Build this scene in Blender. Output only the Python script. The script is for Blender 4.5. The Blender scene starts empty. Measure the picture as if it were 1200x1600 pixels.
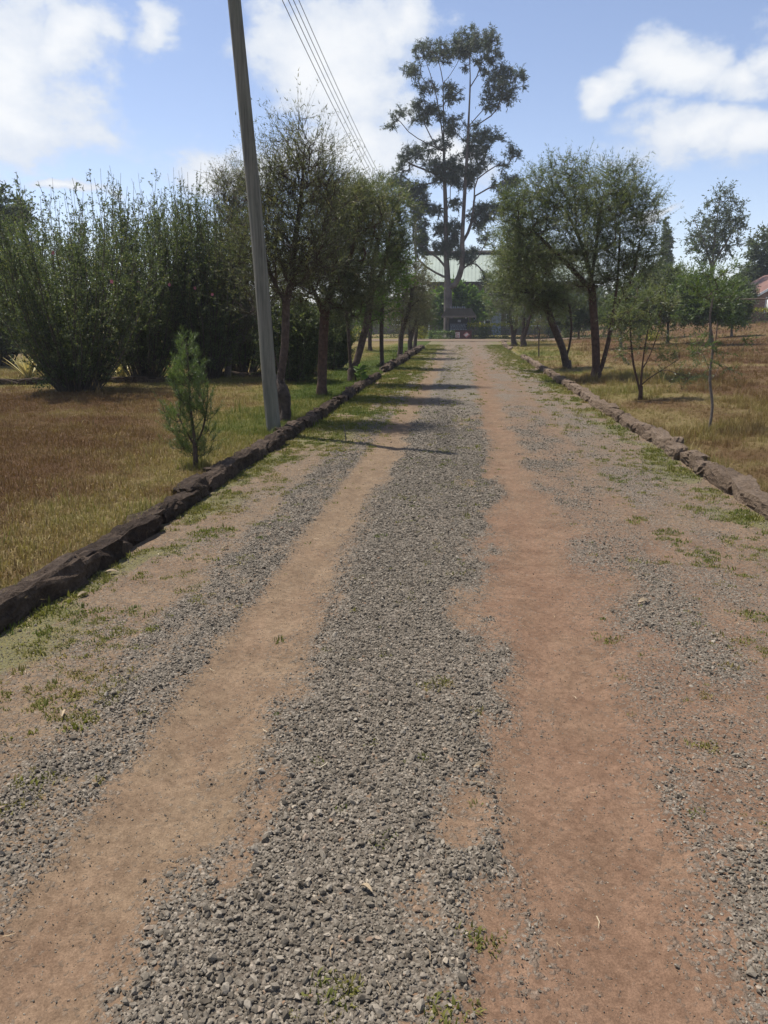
import bpy, bmesh, math, random
import numpy as np

scene = bpy.context.scene
# ------------------------------------------------------------------ camera
EYE = 1.6
PITCH = math.atan(0.25)
YAW = math.atan(125 * math.cos(PITCH) / 1200)
cam_d = bpy.data.cameras.new("camera")
cam = bpy.data.objects.new("camera", cam_d)
scene.collection.objects.link(cam)
cam.location = (0, 0, EYE)
cam.rotation_euler = (math.pi / 2 - PITCH, 0, YAW)
cam_d.sensor_fit = 'VERTICAL'
cam_d.sensor_height = 36
cam_d.lens = 27
cam_d.clip_end = 5000
scene.camera = cam

# ------------------------------------------------------------------ exposure
scene.view_settings.view_transform = 'Standard'
scene.view_settings.look = 'None'
scene.view_settings.gamma = 1
scene.view_settings.exposure = 0.48
scene.cycles.use_denoising = True
scene.cycles.max_bounces = 6
scene.cycles.transparent_max_bounces = 4

# ------------------------------------------------------------------ sun
SUN_EL = math.radians(66)
SUN_H = (-0.902, 0.432)
sun_dir = np.array([SUN_H[0] * math.cos(SUN_EL), SUN_H[1] * math.cos(SUN_EL), math.sin(SUN_EL)])
sun_d = bpy.data.lights.new("sun", 'SUN')
sun_d.energy = 4.7
sun_d.angle = math.radians(0.53)
sun_d.color = (1.0, 0.95, 0.87)
sun = bpy.data.objects.new("sun", sun_d)
scene.collection.objects.link(sun)
from mathutils import Vector
sun.rotation_euler = Vector(sun_dir).to_track_quat('Z', 'Y').to_euler()

# ------------------------------------------------------------------ pixel rays (1200 x 1600 picture) used to work out where things stand
_fw = np.array([-math.sin(YAW) * math.cos(PITCH), math.cos(YAW) * math.cos(PITCH), -math.sin(PITCH)])
_rt = np.array([math.cos(YAW), math.sin(YAW), 0.0])
_up = np.cross(_rt, _fw)
EYEP = np.array([0, 0, EYE])
def ray(px, py): return _fw + _rt * (px - 600) / 1200 - _up * (py - 800) / 1200
def G(px, py, z=0.05):
    r = ray(px, py); return EYEP + r * (z - EYE) / r[2]
def P(px, py, Y):
    r = ray(px, py); return EYEP + r * Y / r[1]

# ------------------------------------------------------------------ node helpers
def nd(nt, t, **kw):
    n = nt.nodes.new(t)
    for k, v in kw.items(): setattr(n, k, v)
    return n
def mth(nt, op, a, b=None, c=None, clamp=False):
    n = nt.nodes.new('ShaderNodeMath'); n.operation = op; n.use_clamp = clamp
    for i, v in enumerate((a, b, c)):
        if v is None: continue
        if isinstance(v, (int, float)): n.inputs[i].default_value = v
        else: nt.links.new(v, n.inputs[i])
    return n.outputs[0]
def mixc(nt, f, a, b, blend='MIX'):
    n = nt.nodes.new('ShaderNodeMix'); n.data_type = 'RGBA'; n.blend_type = blend
    for s, v in ((0, f), (6, a), (7, b)):
        if isinstance(v, (int, float)): n.inputs[s].default_value = v
        elif isinstance(v, tuple): n.inputs[s].default_value = (*v, 1)
        else: nt.links.new(v, n.inputs[s])
    return n.outputs[2]
def sstep(nt, v, a, b):
    n = nt.nodes.new('ShaderNodeMapRange'); n.interpolation_type = 'SMOOTHSTEP'
    nt.links.new(v, n.inputs[0]); n.inputs[1].default_value = a; n.inputs[2].default_value = b
    return n.outputs[0]
def noise(nt, vec, scale, detail=4, rough=0.55, dist=0.0):
    n = nt.nodes.new('ShaderNodeTexNoise')
    n.inputs['Scale'].default_value = scale; n.inputs['Detail'].default_value = detail
    n.inputs['Roughness'].default_value = rough; n.inputs['Distortion'].default_value = dist
    if vec is not None: nt.links.new(vec, n.inputs['Vector'])
    return n.outputs['Fac']
def ramp(nt, f, stops):
    n = nt.nodes.new('ShaderNodeValToRGB')
    e = n.color_ramp.elements
    while len(e) < len(stops): e.new(0.5)
    for el, (p, c) in zip(e, stops):
        el.position = p; el.color = (*c, 1)
    nt.links.new(f, n.inputs[0])
    return n.outputs[0]
def srgb(r, g, b):
    f = lambda v: ((v / 255 + 0.055) / 1.055) ** 2.4 if v > 10 else v / 255 / 12.92
    return (f(r), f(g), f(b))

# ------------------------------------------------------------------ world: clear sky with scattered cumulus
world = bpy.data.worlds.new("World"); scene.world = world; world.use_nodes = True
nt = world.node_tree; nt.nodes.clear()
sky = nd(nt, 'ShaderNodeTexSky', sky_type='NISHITA', sun_disc=False)
sky.sun_elevation = SUN_EL
sky.sun_rotation = math.atan2(SUN_H[0], SUN_H[1])
sky.altitude = 1800; sky.air_density = 1.0; sky.dust_density = 1.3; sky.ozone_density = 1.0
tc = nd(nt, 'ShaderNodeTexCoord')
sep = nd(nt, 'ShaderNodeSeparateXYZ'); nt.links.new(tc.outputs['Generated'], sep.inputs[0])
az = mth(nt, 'ARCTAN2', sep.outputs[0], sep.outputs[1])
el = mth(nt, 'ARCSINE', sep.outputs[2])
comb = nd(nt, 'ShaderNodeCombineXYZ'); nt.links.new(az, comb.inputs[0]); nt.links.new(mth(nt, 'MULTIPLY', el, 1.5), comb.inputs[1])
n_big = noise(nt, comb.outputs[0], 6.0, 8, 0.62, 0.15)
n_fine = noise(nt, comb.outputs[0], 22.0, 6, 0.6)
nsum = mth(nt, 'ADD', mth(nt, 'MULTIPLY', mth(nt, 'SUBTRACT', n_big, 0.5), 2.6), mth(nt, 'MULTIPLY', mth(nt, 'SUBTRACT', n_fine, 0.5), 1.1))
CLOUDS = [(30, 90, 130, 130), (20, 180, 120, 60), (110, 40, 60, 60), (232, 42, 55, 40), (520, 75, 140, 90), (620, 30, 75, 55),
          (560, 140, 90, 70), (590, 245, 110, 50), (470, 245, 80, 50), (345, 262, 70, 40), (1140, 110, 80, 40), (1040, 95, 70, 45),
          (960, 125, 50, 35), (1190, 75, 60, 40), (1080, 210, 160, 42), (1170, 210, 90, 50), (110, 292, 70, 12), (1040, 330, 50, 16),
          (700, 250, 60, 40), (560, 225, 150, 60), (390, 262, 90, 36)]
wv = nd(nt, 'ShaderNodeTexNoise'); wv.inputs['Scale'].default_value = 9.0; wv.inputs['Detail'].default_value = 5; nt.links.new(comb.outputs[0], wv.inputs['Vector'])
wsep = nd(nt, 'ShaderNodeSeparateColor'); nt.links.new(wv.outputs['Color'], wsep.inputs[0])
azw = mth(nt, 'ADD', az, mth(nt, 'MULTIPLY', mth(nt, 'SUBTRACT', wsep.outputs[0], 0.5), 0.16))
elw = mth(nt, 'ADD', el, mth(nt, 'MULTIPLY', mth(nt, 'SUBTRACT', wsep.outputs[1], 0.5), 0.09))
best = None
for cx, cy, rx, ry in CLOUDS:
    d = ray(cx, cy); d = d / np.linalg.norm(d)
    u0, v0 = math.atan2(d[0], d[1]), math.asin(d[2])
    k = 1.0 / (1.0 + ((cx - 600) ** 2 + (cy - 800) ** 2) / 1200 ** 2)
    a, b = rx / 1200 * math.sqrt(k) * 1.25, ry / 1200 * math.sqrt(k) * 1.25
    du = mth(nt, 'MULTIPLY', mth(nt, 'SUBTRACT', azw, u0), 1 / a)
    dv = mth(nt, 'MULTIPLY', mth(nt, 'SUBTRACT', elw, v0), 1 / b)
    r = mth(nt, 'SQRT', mth(nt, 'ADD', mth(nt, 'MULTIPLY', du, du), mth(nt, 'MULTIPLY', dv, dv)))
    val = mth(nt, 'SUBTRACT', 1.0, r)
    best = val if best is None else mth(nt, 'MAXIMUM', best, val)
# the rest of the sky has clouds of the same kind
out_az = sstep(nt, mth(nt, 'ABSOLUTE', mth(nt, 'ADD', az, 0.1)), 0.50, 0.75)
out_el = sstep(nt, el, 0.36, 0.5)
out = mth(nt, 'MAXIMUM', out_az, out_el)
gen = mth(nt, 'SUBTRACT', mth(nt, 'MULTIPLY', noise(nt, tc.outputs['Generated'], 2.6, 3, 0.5), 4.0), 2.15)
gen = mth(nt, 'SUBTRACT', mth(nt, 'MULTIPLY', mth(nt, 'ADD', gen, 3.0), out), 3.0)
best = mth(nt, 'MAXIMUM', mth(nt, 'MAXIMUM', best, -1.2), gen)
cov = mth(nt, 'ADD', best, mth(nt, 'MULTIPLY', nsum, 0.75))
alpha = mth(nt, 'MULTIPLY', sstep(nt, cov, 0.0, 0.52), 0.96)
core = sstep(nt, cov, 0.15, 1.1)
skyc = mixc(nt, 1.0, sky.outputs[0], (1.30, 1.15, 1.12), 'MULTIPLY')
cloudc = mixc(nt, core, (4.7, 5.15, 5.9), (6.5, 6.6, 6.7))
cc = mixc(nt, alpha, skyc, cloudc)
bg = nd(nt, 'ShaderNodeBackground'); bg.inputs[1].default_value = 0.108
nt.links.new(cc, bg.inputs[0])
wo = nd(nt, 'ShaderNodeOutputWorld'); nt.links.new(bg.outputs[0], wo.inputs[0])

# ------------------------------------------------------------------ numpy noise
def _hash(ix, iy, s):
    h = (ix.astype(np.int64) * 374761393 + iy.astype(np.int64) * 668265263 + s * 1274126177) & 0xFFFFFFFF
    h = ((h ^ (h >> 13)) * 1274126177) & 0xFFFFFFFF
    return ((h ^ (h >> 16)) & 0xFFFF) / 65535.0
def vn(x, y, s=0):
    x = np.asarray(x, float); y = np.asarray(y, float)
    ix, iy = np.floor(x), np.floor(y); fx, fy = x - ix, y - iy
    fx = fx * fx * (3 - 2 * fx); fy = fy * fy * (3 - 2 * fy)
    a = _hash(ix, iy, s); b = _hash(ix + 1, iy, s); c = _hash(ix, iy + 1, s); d = _hash(ix + 1, iy + 1, s)
    return (a * (1 - fx) + b * fx) * (1 - fy) + (c * (1 - fx) + d * fx) * fy
def fbm(x, y, s=0, o=4):
    t, a, w = 0, 0.5, 0
    for i in range(o):
        t = t + a * vn(x * 2 ** i + 17.3 * i, y * 2 ** i - 9.1 * i, s + i); w += a; a *= 0.5
    return t / w
def sm(v, a, b):
    t = np.clip((np.asarray(v, float) - a) / (b - a), 0, 1); return t * t * (3 - 2 * t)

# ------------------------------------------------------------------ object helpers
def link(o, parent=None):
    scene.collection.objects.link(o)
    if parent is not None: o.parent = parent
    return o
def tag(o, label=None, cat=None, group=None, kind=None):
    if label: o["label"] = label
    if cat: o["category"] = cat
    if group: o["group"] = group
    if kind: o["kind"] = kind
    return o
def empty(name, loc, label=None, cat=None, group=None, kind=None):
    o = bpy.data.objects.new(name, None); o.location = tuple(loc); o.empty_display_size = 0.2
    link(o); return tag(o, label, cat, group, kind)
def mesh_np(name, V, faces_list, mat=None, attrs=None, smooth=False):
    """V (n,3); faces_list: list of (m,k) int arrays."""
    me = bpy.data.meshes.new(name)
    V = np.ascontiguousarray(V, dtype=np.float32)
    me.vertices.add(len(V)); me.vertices.foreach_set('co', V.ravel())
    fl = [np.asarray(f, dtype=np.int32) for f in faces_list if len(f)]
    loops = np.concatenate([f.ravel() for f in fl]) if fl else np.zeros(0, np.int32)
    tot = np.concatenate([np.full(len(f), f.shape[1], np.int32) for f in fl]) if fl else np.zeros(0, np.int32)
    start = np.concatenate([[0], np.cumsum(tot)[:-1]]).astype(np.int32) if len(tot) else tot
    me.loops.add(len(loops)); me.loops.foreach_set('vertex_index', loops)
    me.polygons.add(len(tot)); me.polygons.foreach_set('loop_start', start); me.polygons.foreach_set('loop_total', tot)
    if smooth: me.polygons.foreach_set('use_smooth', np.ones(len(tot), bool))
    if attrs:
        for k, a in attrs.items():
            at = me.attributes.new(k, 'FLOAT', 'POINT'); at.data.foreach_set('value', np.ascontiguousarray(a, dtype=np.float32))
    me.update(calc_edges=True)
    if mat: me.materials.append(mat)
    return me
def put(name, me, parent=None, loc=None):
    o = bpy.data.objects.new(name, me); link(o, parent)
    if loc is not None: o.location = tuple(loc)
    return o
class MB:
    def __init__(s): s.v = []; s.f = []
    def poly(s, pts):
        i = len(s.v); s.v += [tuple(p) for p in pts]; s.f.append(tuple(range(i, i + len(pts))))
    def box(s, x0, x1, y0, y1, z0, z1):
        i = len(s.v)
        s.v += [(x, y, z) for z in (z0, z1) for y in (y0, y1) for x in (x0, x1)]
        for f in ((0, 2, 3, 1), (4, 5, 7, 6), (0, 1, 5, 4), (2, 6, 7, 3), (0, 4, 6, 2), (1, 3, 7, 5)): s.f.append(tuple(i + k for k in f))
        return s
    def prism(s, prof, axis_vec, origin=(0, 0, 0)):
        i = len(s.v); n = len(prof); o = np.array(origin)
        s.v += [tuple(o + np.array(p)) for p in prof] + [tuple(o + np.array(p) + np.array(axis_vec)) for p in prof]
        s.f.append(tuple(range(i + n - 1, i - 1, -1))); s.f.append(tuple(range(i + n, i + 2 * n)))
        for k in range(n): s.f.append((i + k, i + (k + 1) % n, i + n + (k + 1) % n, i + n + k))
        return s
    def tube(s, pts, rad, n=8, cap=True):
        V, Q = tube(np.array(pts, float), np.array(rad, float), n)
        i = len(s.v); s.v += [tuple(v) for v in V]; s.f += [tuple(int(a) + i for a in q) for q in Q]
        if cap:
            m = len(V); s.f.append(tuple(i + k for k in range(n - 1, -1, -1))); s.f.append(tuple(i + m - n + k for k in range(n)))
        return s
    def build(s, name, mat, parent=None, loc=None, bevel=0.0, smooth=False):
        me = bpy.data.meshes.new(name); me.from_pydata(s.v, [], s.f); me.update()
        if smooth: me.polygons.foreach_set('use_smooth', np.ones(len(me.polygons), bool))
        me.materials.append(mat)
        o = put(name, me, parent, loc)
        if bevel:
            b = o.modifiers.new('bevel', 'BEVEL'); b.width = bevel; b.segments = 1
        return o
def tube(P_, R_, n=6):
    m = len(P_)
    T = np.gradient(P_, axis=0); T /= np.linalg.norm(T, axis=1, keepdims=True) + 1e-9
    ref = np.array([0.0, 1.0, 0.0]) if abs(T[0][1]) < 0.8 else np.array([1.0, 0, 0])
    A = np.cross(T, ref); A /= np.linalg.norm(A, axis=1, keepdims=True) + 1e-9
    B = np.cross(T, A)
    an = np.linspace(0, 2 * math.pi, n, endpoint=False)
    ring = A[:, None, :] * np.cos(an)[None, :, None] + B[:, None, :] * np.sin(an)[None, :, None]
    V = (P_[:, None, :] + ring * R_[:, None, None]).reshape(-1, 3)
    i = np.arange(m - 1)[:, None] * n; k = np.arange(n)[None, :]; k2 = (k + 1) % n
    Q = np.stack([i + k, i + k2, i + n + k2, i + n + k], -1).reshape(-1, 4)
    return V, Q
def cat_geo(parts):
    Vs, Qs, o = [], [], 0
    for V, Q in parts:
        Vs.append(V); Qs.append(Q + o); o += len(V)
    return np.concatenate(Vs), np.concatenate(Qs)
def nrm(v): return v / (np.linalg.norm(v, axis=-1, keepdims=True) + 1e-9)

# ------------------------------------------------------------------ materials
def mat(name):
    m = bpy.data.materials.new(name); m.use_nodes = True
    nt = m.node_tree; b = nt.nodes['Principled BSDF']
    return m, nt, b
def simple(name, c, rough=0.7, var=0.25, scale=6.0, bump=0.0, bscale=30.0, spec=0.3):
    m, nt, b = mat(name)
    tc = nd(nt, 'ShaderNodeTexCoord')
    f = noise(nt, tc.outputs['Object'], scale, 5, 0.6)
    lo = tuple(v * (1 - var) for v in c); hi = tuple(min(1, v * (1 + var)) for v in c)
    nt.links.new(ramp(nt, f, [(0.3, lo), (0.7, hi)]), b.inputs['Base Color'])
    b.inputs['Roughness'].default_value = rough; b.inputs['Specular IOR Level'].default_value = spec
    if bump:
        bp = nd(nt, 'ShaderNodeBump'); bp.inputs['Strength'].default_value = bump; bp.inputs['Distance'].default_value = 0.02
        nt.links.new(noise(nt, tc.outputs['Object'], bscale, 6, 0.65), bp.inputs['Height']); nt.links.new(bp.outputs[0], b.inputs['Normal'])
    return m
def leaf_mat(name, stops, trans=0.35, rough=0.5, tcol=1.25, spec=0.25, attr='rnd', instancer=False):
    m, nt, b = mat(name)
    at = nd(nt, 'ShaderNodeAttribute', attribute_name=attr)
    if instancer: at.attribute_type = 'INSTANCER'
    c = ramp(nt, at.outputs['Fac'], stops)
    nt.links.new(c, b.inputs['Base Color'])
    b.inputs['Roughness'].default_value = rough; b.inputs['Specular IOR Level'].default_value = spec
    tr = nd(nt, 'ShaderNodeBsdfTranslucent')
    nt.links.new(mixc(nt, 1.0, c, (tcol, tcol * 1.08, tcol * 0.55), 'MULTIPLY'), tr.inputs[0])
    ms = nd(nt, 'ShaderNodeMixShader'); ms.inputs[0].default_value = trans
    nt.links.new(b.outputs[0], ms.inputs[1]); nt.links.new(tr.outputs[0], ms.inputs[2])
    nt.links.new(ms.outputs[0], nt.nodes['Material Output'].inputs[0])
    return m
M = {}
M['bark_dark'] = simple('bark_dark', (0.075, 0.052, 0.04), 0.9, 0.45, 14, 0.8, 45)
M['bark_red'] = simple('bark_red', (0.075, 0.044, 0.031), 0.9, 0.45, 14, 0.8, 45)
M['bark_grey'] = simple('bark_grey', (0.14, 0.115, 0.095), 0.9, 0.4, 10, 0.7, 40)
M['bark_gum'] = simple('bark_gum', (0.105, 0.085, 0.075), 0.8, 0.55, 1.2, 0.4, 8)
M['twig'] = simple('twig', (0.075, 0.06, 0.045), 0.9, 0.3, 10)
M['leaf_bottlebrush'] = leaf_mat('leaf_bottlebrush', [(0, (0.068, 0.09, 0.038)), (0.55, (0.125, 0.147, 0.068)), (0.85, (0.18, 0.185, 0.098)), (1, (0.2, 0.17, 0.1))], 0.46, 0.42, spec=0.45)
M['leaf_dry'] = leaf_mat('leaf_dry', [(0, (0.075, 0.072, 0.042)), (0.5, (0.12, 0.115, 0.068)), (0.85, (0.17, 0.15, 0.095)), (1, (0.23, 0.18, 0.12))], 0.42, 0.45, spec=0.4)
M['leaf_olive'] = leaf_mat('leaf_olive', [(0, (0.062, 0.074, 0.036)), (0.5, (0.11, 0.118, 0.062)), (0.85, (0.165, 0.155, 0.09)), (1, (0.22, 0.175, 0.115))], 0.44, 0.45, spec=0.4)
M['leaf_gum'] = leaf_mat('leaf_gum', [(0, (0.06, 0.077, 0.06)), (0.6, (0.095, 0.113, 0.086)), (1, (0.145, 0.155, 0.118))], 0.32, 0.45)
M['leaf_shrub'] = leaf_mat('leaf_shrub', [(0, (0.05, 0.07, 0.03)), (0.6, (0.095, 0.118, 0.055)), (0.93, (0.15, 0.165, 0.075)), (1, (0.22, 0.195, 0.07))], 0.46, 0.5, spec=0.35)
M['leaf_lime'] = leaf_mat('leaf_lime', [(0, (0.06, 0.11, 0.02)), (1, (0.13, 0.2, 0.04))], 0.4)
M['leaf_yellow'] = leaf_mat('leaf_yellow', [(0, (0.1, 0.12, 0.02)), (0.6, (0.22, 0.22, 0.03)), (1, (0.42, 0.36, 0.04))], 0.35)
M['leaf_young'] = leaf_mat('leaf_young', [(0, (0.06, 0.09, 0.03)), (0.7, (0.11, 0.15, 0.055)), (1, (0.18, 0.22, 0.09))], 0.42, 0.45, spec=0.4)
M['leaf_far'] = leaf_mat('leaf_far', [(0, (0.055, 0.075, 0.045)), (1, (0.12, 0.14, 0.085))], 0.4)

# ------------------------------------------------------------------ terrain
RL, RR = -2.36, 2.5                                  # road edges
def terrain(x, y):
    x = np.asarray(x, float); y = np.asarray(y, float)
    lawn = 0.05 + 0.05 * (fbm(x * 0.35, y * 0.35, 5) - 0.5) + 0.10 * sm(x, 2.8, 4.5) * sm(y, 4, 12) * (1 - sm(y, 40, 55))
    rise = 1.55 * sm(x, 5, 27) * sm(y, 20, 68) + 0.35 * np.exp(-((x - 7.5) / 3.0) ** 2 - ((y - 50) / 6.0) ** 2)
    z = lawn * (1 - sm(y, 46, 58)) + rise
    under = sm(x, RL - 0.16, RL - 0.03) * (1 - sm(x, RR + 0.06, RR + 0.2)) * (1 - sm(y, 68.0, 69.5))
    return z * (1 - under) - 0.07 * under
def lawn_tint(x, y):
    """0 dead reddish brown .. 0.4 straw .. 0.75 yellow green .. 1 green"""
    n = fbm(x * 0.6, y * 0.6, 31); n2 = fbm(x * 2.3, y * 2.3, 41)
    left = 0.08 + 0.30 * sm(x, -4.4, -2.8) + 0.34 * sm(y, 8.0, 11.5) * sm(x, -5.6, -3.4) + 0.40 * sm(y, 14.0, 18.0) + 0.24 * (1 - sm(y, 4.0, 7.0))
    right = 0.46 - 0.27 * sm(x, 4.2, 7.0) * sm(y, 9, 16) + 0.20 * sm(y, 24, 34) * (1 - sm(x, 4, 7))
    t = np.where(np.asarray(x) < 0, left, right)
    return np.clip(t + 0.75 * (n - 0.5) + 0.45 * (n2 - 0.5), 0, 1)
GRASS_STOPS = [(0.0, (0.135, 0.073, 0.037)), (0.25, (0.175, 0.11, 0.052)), (0.45, (0.27, 0.205, 0.092)), (0.7, (0.175, 0.165, 0.046)), (1.0, (0.085, 0.115, 0.025))]

def axis(dense0, dense1, step, lo, hi, grow=1.25):
    a = list(np.arange(dense0, dense1 + 1e-6, step)); s = step
    while a[-1] < hi: s *= grow; a.append(a[-1] + s)
    s = step
    while a[0] > lo: s *= grow; a.insert(0, a[0] - s)
    return np.array(a)
gx = np.unique(np.concatenate([axis(-14, 14, 0.25, -900, 900), [RL - 0.16, RL - 0.09, RL - 0.03, RR + 0.06, RR + 0.13, RR + 0.2]]))
gy = axis(-3, 72, 0.28, -120, 1500)
XX, YY = np.meshgrid(gx, gy)
ZZ = terrain(XX, YY)
nx, ny = len(gx), len(gy)
ii = (np.arange(ny - 1)[:, None] * nx + np.arange(nx - 1)[None, :]).ravel()
quads = np.stack([ii, ii + 1, ii + 1 + nx, ii + nx], 1)
m, nt, b = mat('dry_lawn_soil')
tc = nd(nt, 'ShaderNodeTexCoord'); at = nd(nt, 'ShaderNodeAttribute', attribute_name='tint')
f1 = noise(nt, tc.outputs['Object'], 9, 6, 0.7); f2 = noise(nt, tc.outputs['Object'], 55, 4, 0.7)
tt = mth(nt, 'ADD', at.outputs['Fac'], mth(nt, 'MULTIPLY', mth(nt, 'SUBTRACT', f1, 0.5), 0.5))
gc = ramp(nt, tt, GRASS_STOPS)
gc = mixc(nt, ramp(nt, f2, [(0.35, (0, 0, 0)), (0.65, (1, 1, 1))]), mixc(nt, 1.0, gc, (0.42, 0.4, 0.38), 'MULTIPLY'), gc)
nt.links.new(gc, b.inputs['Base Color']); b.inputs['Roughness'].default_value = 0.95; b.inputs['Specular IOR Level'].default_value = 0.1
bp = nd(nt, 'ShaderNodeBump'); bp.inputs['Strength'].default_value = 0.9; bp.inputs['Distance'].default_value = 0.05
nt.links.new(f2, bp.inputs['Height']); nt.links.new(bp.outputs[0], b.inputs['Normal'])
M['ground'] = m
me = mesh_np('ground', np.stack([XX.ravel(), YY.ravel(), ZZ.ravel()], 1), [quads], m, {'tint': lawn_tint(XX.ravel(), YY.ravel())}, smooth=True)
ground = tag(put('ground', me), 'dry brown lawn and field on both sides of the road', 'ground', kind='structure')

# ------------------------------------------------------------------ road
def road_masks(x, y):
    """gravel cover, bare wheel track, redness, weeds"""
    x = np.asarray(x, float); y = np.asarray(y, float)
    w = 0.22 * (fbm(x * 0.3 + 3, y * 0.45, 11) - 0.5) * sm(y, 0.5, 3.0)
    p1 = fbm(x * 3.1, y * 1.7, 12); p2 = fbm(x * 7.5, y * 4.5, 13); p3 = fbm(x * 1.3, y * 0.8, 14)
    p4 = fbm(x * 17, y * 11, 15, 3); jit = 0.36 * (p1 - 0.5) + 0.24 * (p2 - 0.5) + 0.16 * (p4 - 0.5)
    lt_c = -0.99 + 0.10 * sm(y, 3, 8) + w * 0.3
    lt = 1 - sm(np.abs(x - lt_c + jit) / (0.14 - 0.03 * sm(y, 3, 5) + 0.14 * (p3 - 0.5)), 0.2, 1.7)
    lt = lt * (0.45 + 0.55 * sm(vn(y * 0.55 + 3.3, x * 0.8, 16), 0.22, 0.6))
    rt_c = 0.40 + 0.17 * sm(y, 3.0, 5) + 0.12 * sm(y, 10, 24) + w * 0.3
    rw = 0.21 + 0.15 * sm(y, 3.2, 4.2) * (1 - sm(y, 5.2, 6.5)) - 0.06 * sm(y, 7, 10)
    rt = 1 - sm(np.abs(x - rt_c + jit * 1.2) / rw, 0.25, 1.65)
    rt = rt * (0.50 + 0.50 * sm(vn(y * 0.42 + 1.4, x * 0.8 + 9, 17), 0.2, 0.6))
    centre = sm(x + 0.6 * jit, -1.02, -0.56) * (1 - sm(x + jit * 0.5, 0.02 + 0.15 * sm(y, 2, 6), 0.38 + 0.15 * sm(y, 2, 6)))
    g = centre * (0.97 - 0.42 * sm(p1, 0.56, 0.70) * sm(x, -0.3, 0.05) - 0.22 * sm(p2, 0.55, 0.72))
    strip = np.exp(-((x + 0.73 - 0.10 * np.sin((y - 1.2) * 1.5)) / 0.055) ** 2) * sm(y, 1.7, 1.9) * (1 - sm(y, 2.35, 2.6))
    g = g * (1 - 0.8 * strip * sm(p4, 0.25, 0.5))
    bare = np.exp(-((x - 0.02 - 0.05 * np.sin(y * 3)) / 0.10) ** 2) * sm(y, 1.6, 1.9) * (1 - sm(y, 2.3, 2.6)) * sm(p2, 0.3, 0.5)
    g = g * (1 - 0.85 * bare)
    lband = sm(x, -1.85, -1.5) * (1 - sm(x, -1.25, -1.1)) * (0.78 - 0.35 * sm(p3, 0.45, 0.65)) * (0.7 + 0.5 * sm(p2, 0.35, 0.65))
    louter = (1 - sm(x, -1.75, -1.4)) * (0.29 + 0.24 * sm(p1, 0.35, 0.7))
    rband = sm(x, 0.5, 0.8) * (1 - sm(x, 1.25, 1.7)) * (0.36 + 0.34 * sm(p1, 0.3, 0.68))
    router = sm(x, 1.2, 1.6) * (0.34 + 0.26 * sm(p1, 0.3, 0.70) + 0.10 * sm(y, 6, 12))
    g = np.maximum.reduce([g, lband, louter, rband, router])
    lt = lt * (1 - 0.35 * sm(y, 4, 7)); rt = rt * (1 - 0.25 * sm(y, 5, 8))
    g = g * (1 - 0.96 * lt) * (1 - 0.93 * rt)
    far = sm(y, 22, 40)
    g = g * (1 - far) + far * (0.55 + 0.4 * (p1 - 0.5)) * (1 - 0.5 * rt)
    red = np.clip(0.15 + 0.75 * sm(x, -0.3, 0.4) + 0.4 * (p3 - 0.5) + 0.7 * (p2 - 0.5) + 0.4 * strip + 0.25 * (1 - sm(y, 1.5, 2.2)) - 0.35 * sm(x, 1.2, 2.0) - 0.35 * sm(y, 4.5, 8), 0, 1)
    weed = sm(x, RR - 0.75, RR - 0.15) * sm(p1 + 0.25 * (p3 - 0.5), 0.30, 0.55) + (1 - sm(x, RL + 0.12, RL + 0.75)) * sm(p1, 0.42, 0.62)
    weed = weed + (1 - sm(x, RL + 0.5, RL + 1.5)) * sm(y, 8.0, 11.0) * sm(p1 + p3 * 0.5, 0.46, 0.72) + 0.95 * sm(x, RR - 1.6, RR - 0.4) * sm(y, 22, 30) * sm(p1, 0.32, 0.55)
    weed = weed + 0.30 * np.exp(-((x + 0.2) / 0.45) ** 2) * sm(y, 5.5, 9) * sm(p1, 0.55, 0.72)
    return np.clip(g, 0, 1), np.clip(np.maximum(lt, rt), 0, 1), red, np.clip(weed, 0, 1)
def road_z(x, y):
    g, tr, red, weed = road_masks(x, y)
    return 0.012 * g - 0.016 * tr + 0.018 * (fbm(np.asarray(x) * 2.2, np.asarray(y) * 1.6, 21) - 0.5) + 0.01 * (fbm(np.asarray(x) * 11, np.asarray(y) * 9, 22) - 0.5)
rx_ = np.linspace(RL - 0.1, RR + 0.12, 125)
ry_, s = [-2.0], 0.05
while ry_[-1] < 66:
    s = 0.045 + max(0, ry_[-1] - 3) * 0.006; ry_.append(ry_[-1] + s)
ry_ = np.array(ry_)
XX, YY = np.meshgrid(rx_, ry_)
g_, t_, r_, w_ = road_masks(XX.ravel(), YY.ravel())
zz = road_z(XX.ravel(), YY.ravel())
nx, ny = len(rx_), len(ry_)
ii = (np.arange(ny - 1)[:, None] * nx + np.arange(nx - 1)[None, :]).ravel()
quads = np.stack([ii, ii + 1, ii + 1 + nx, ii + nx], 1)
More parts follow.
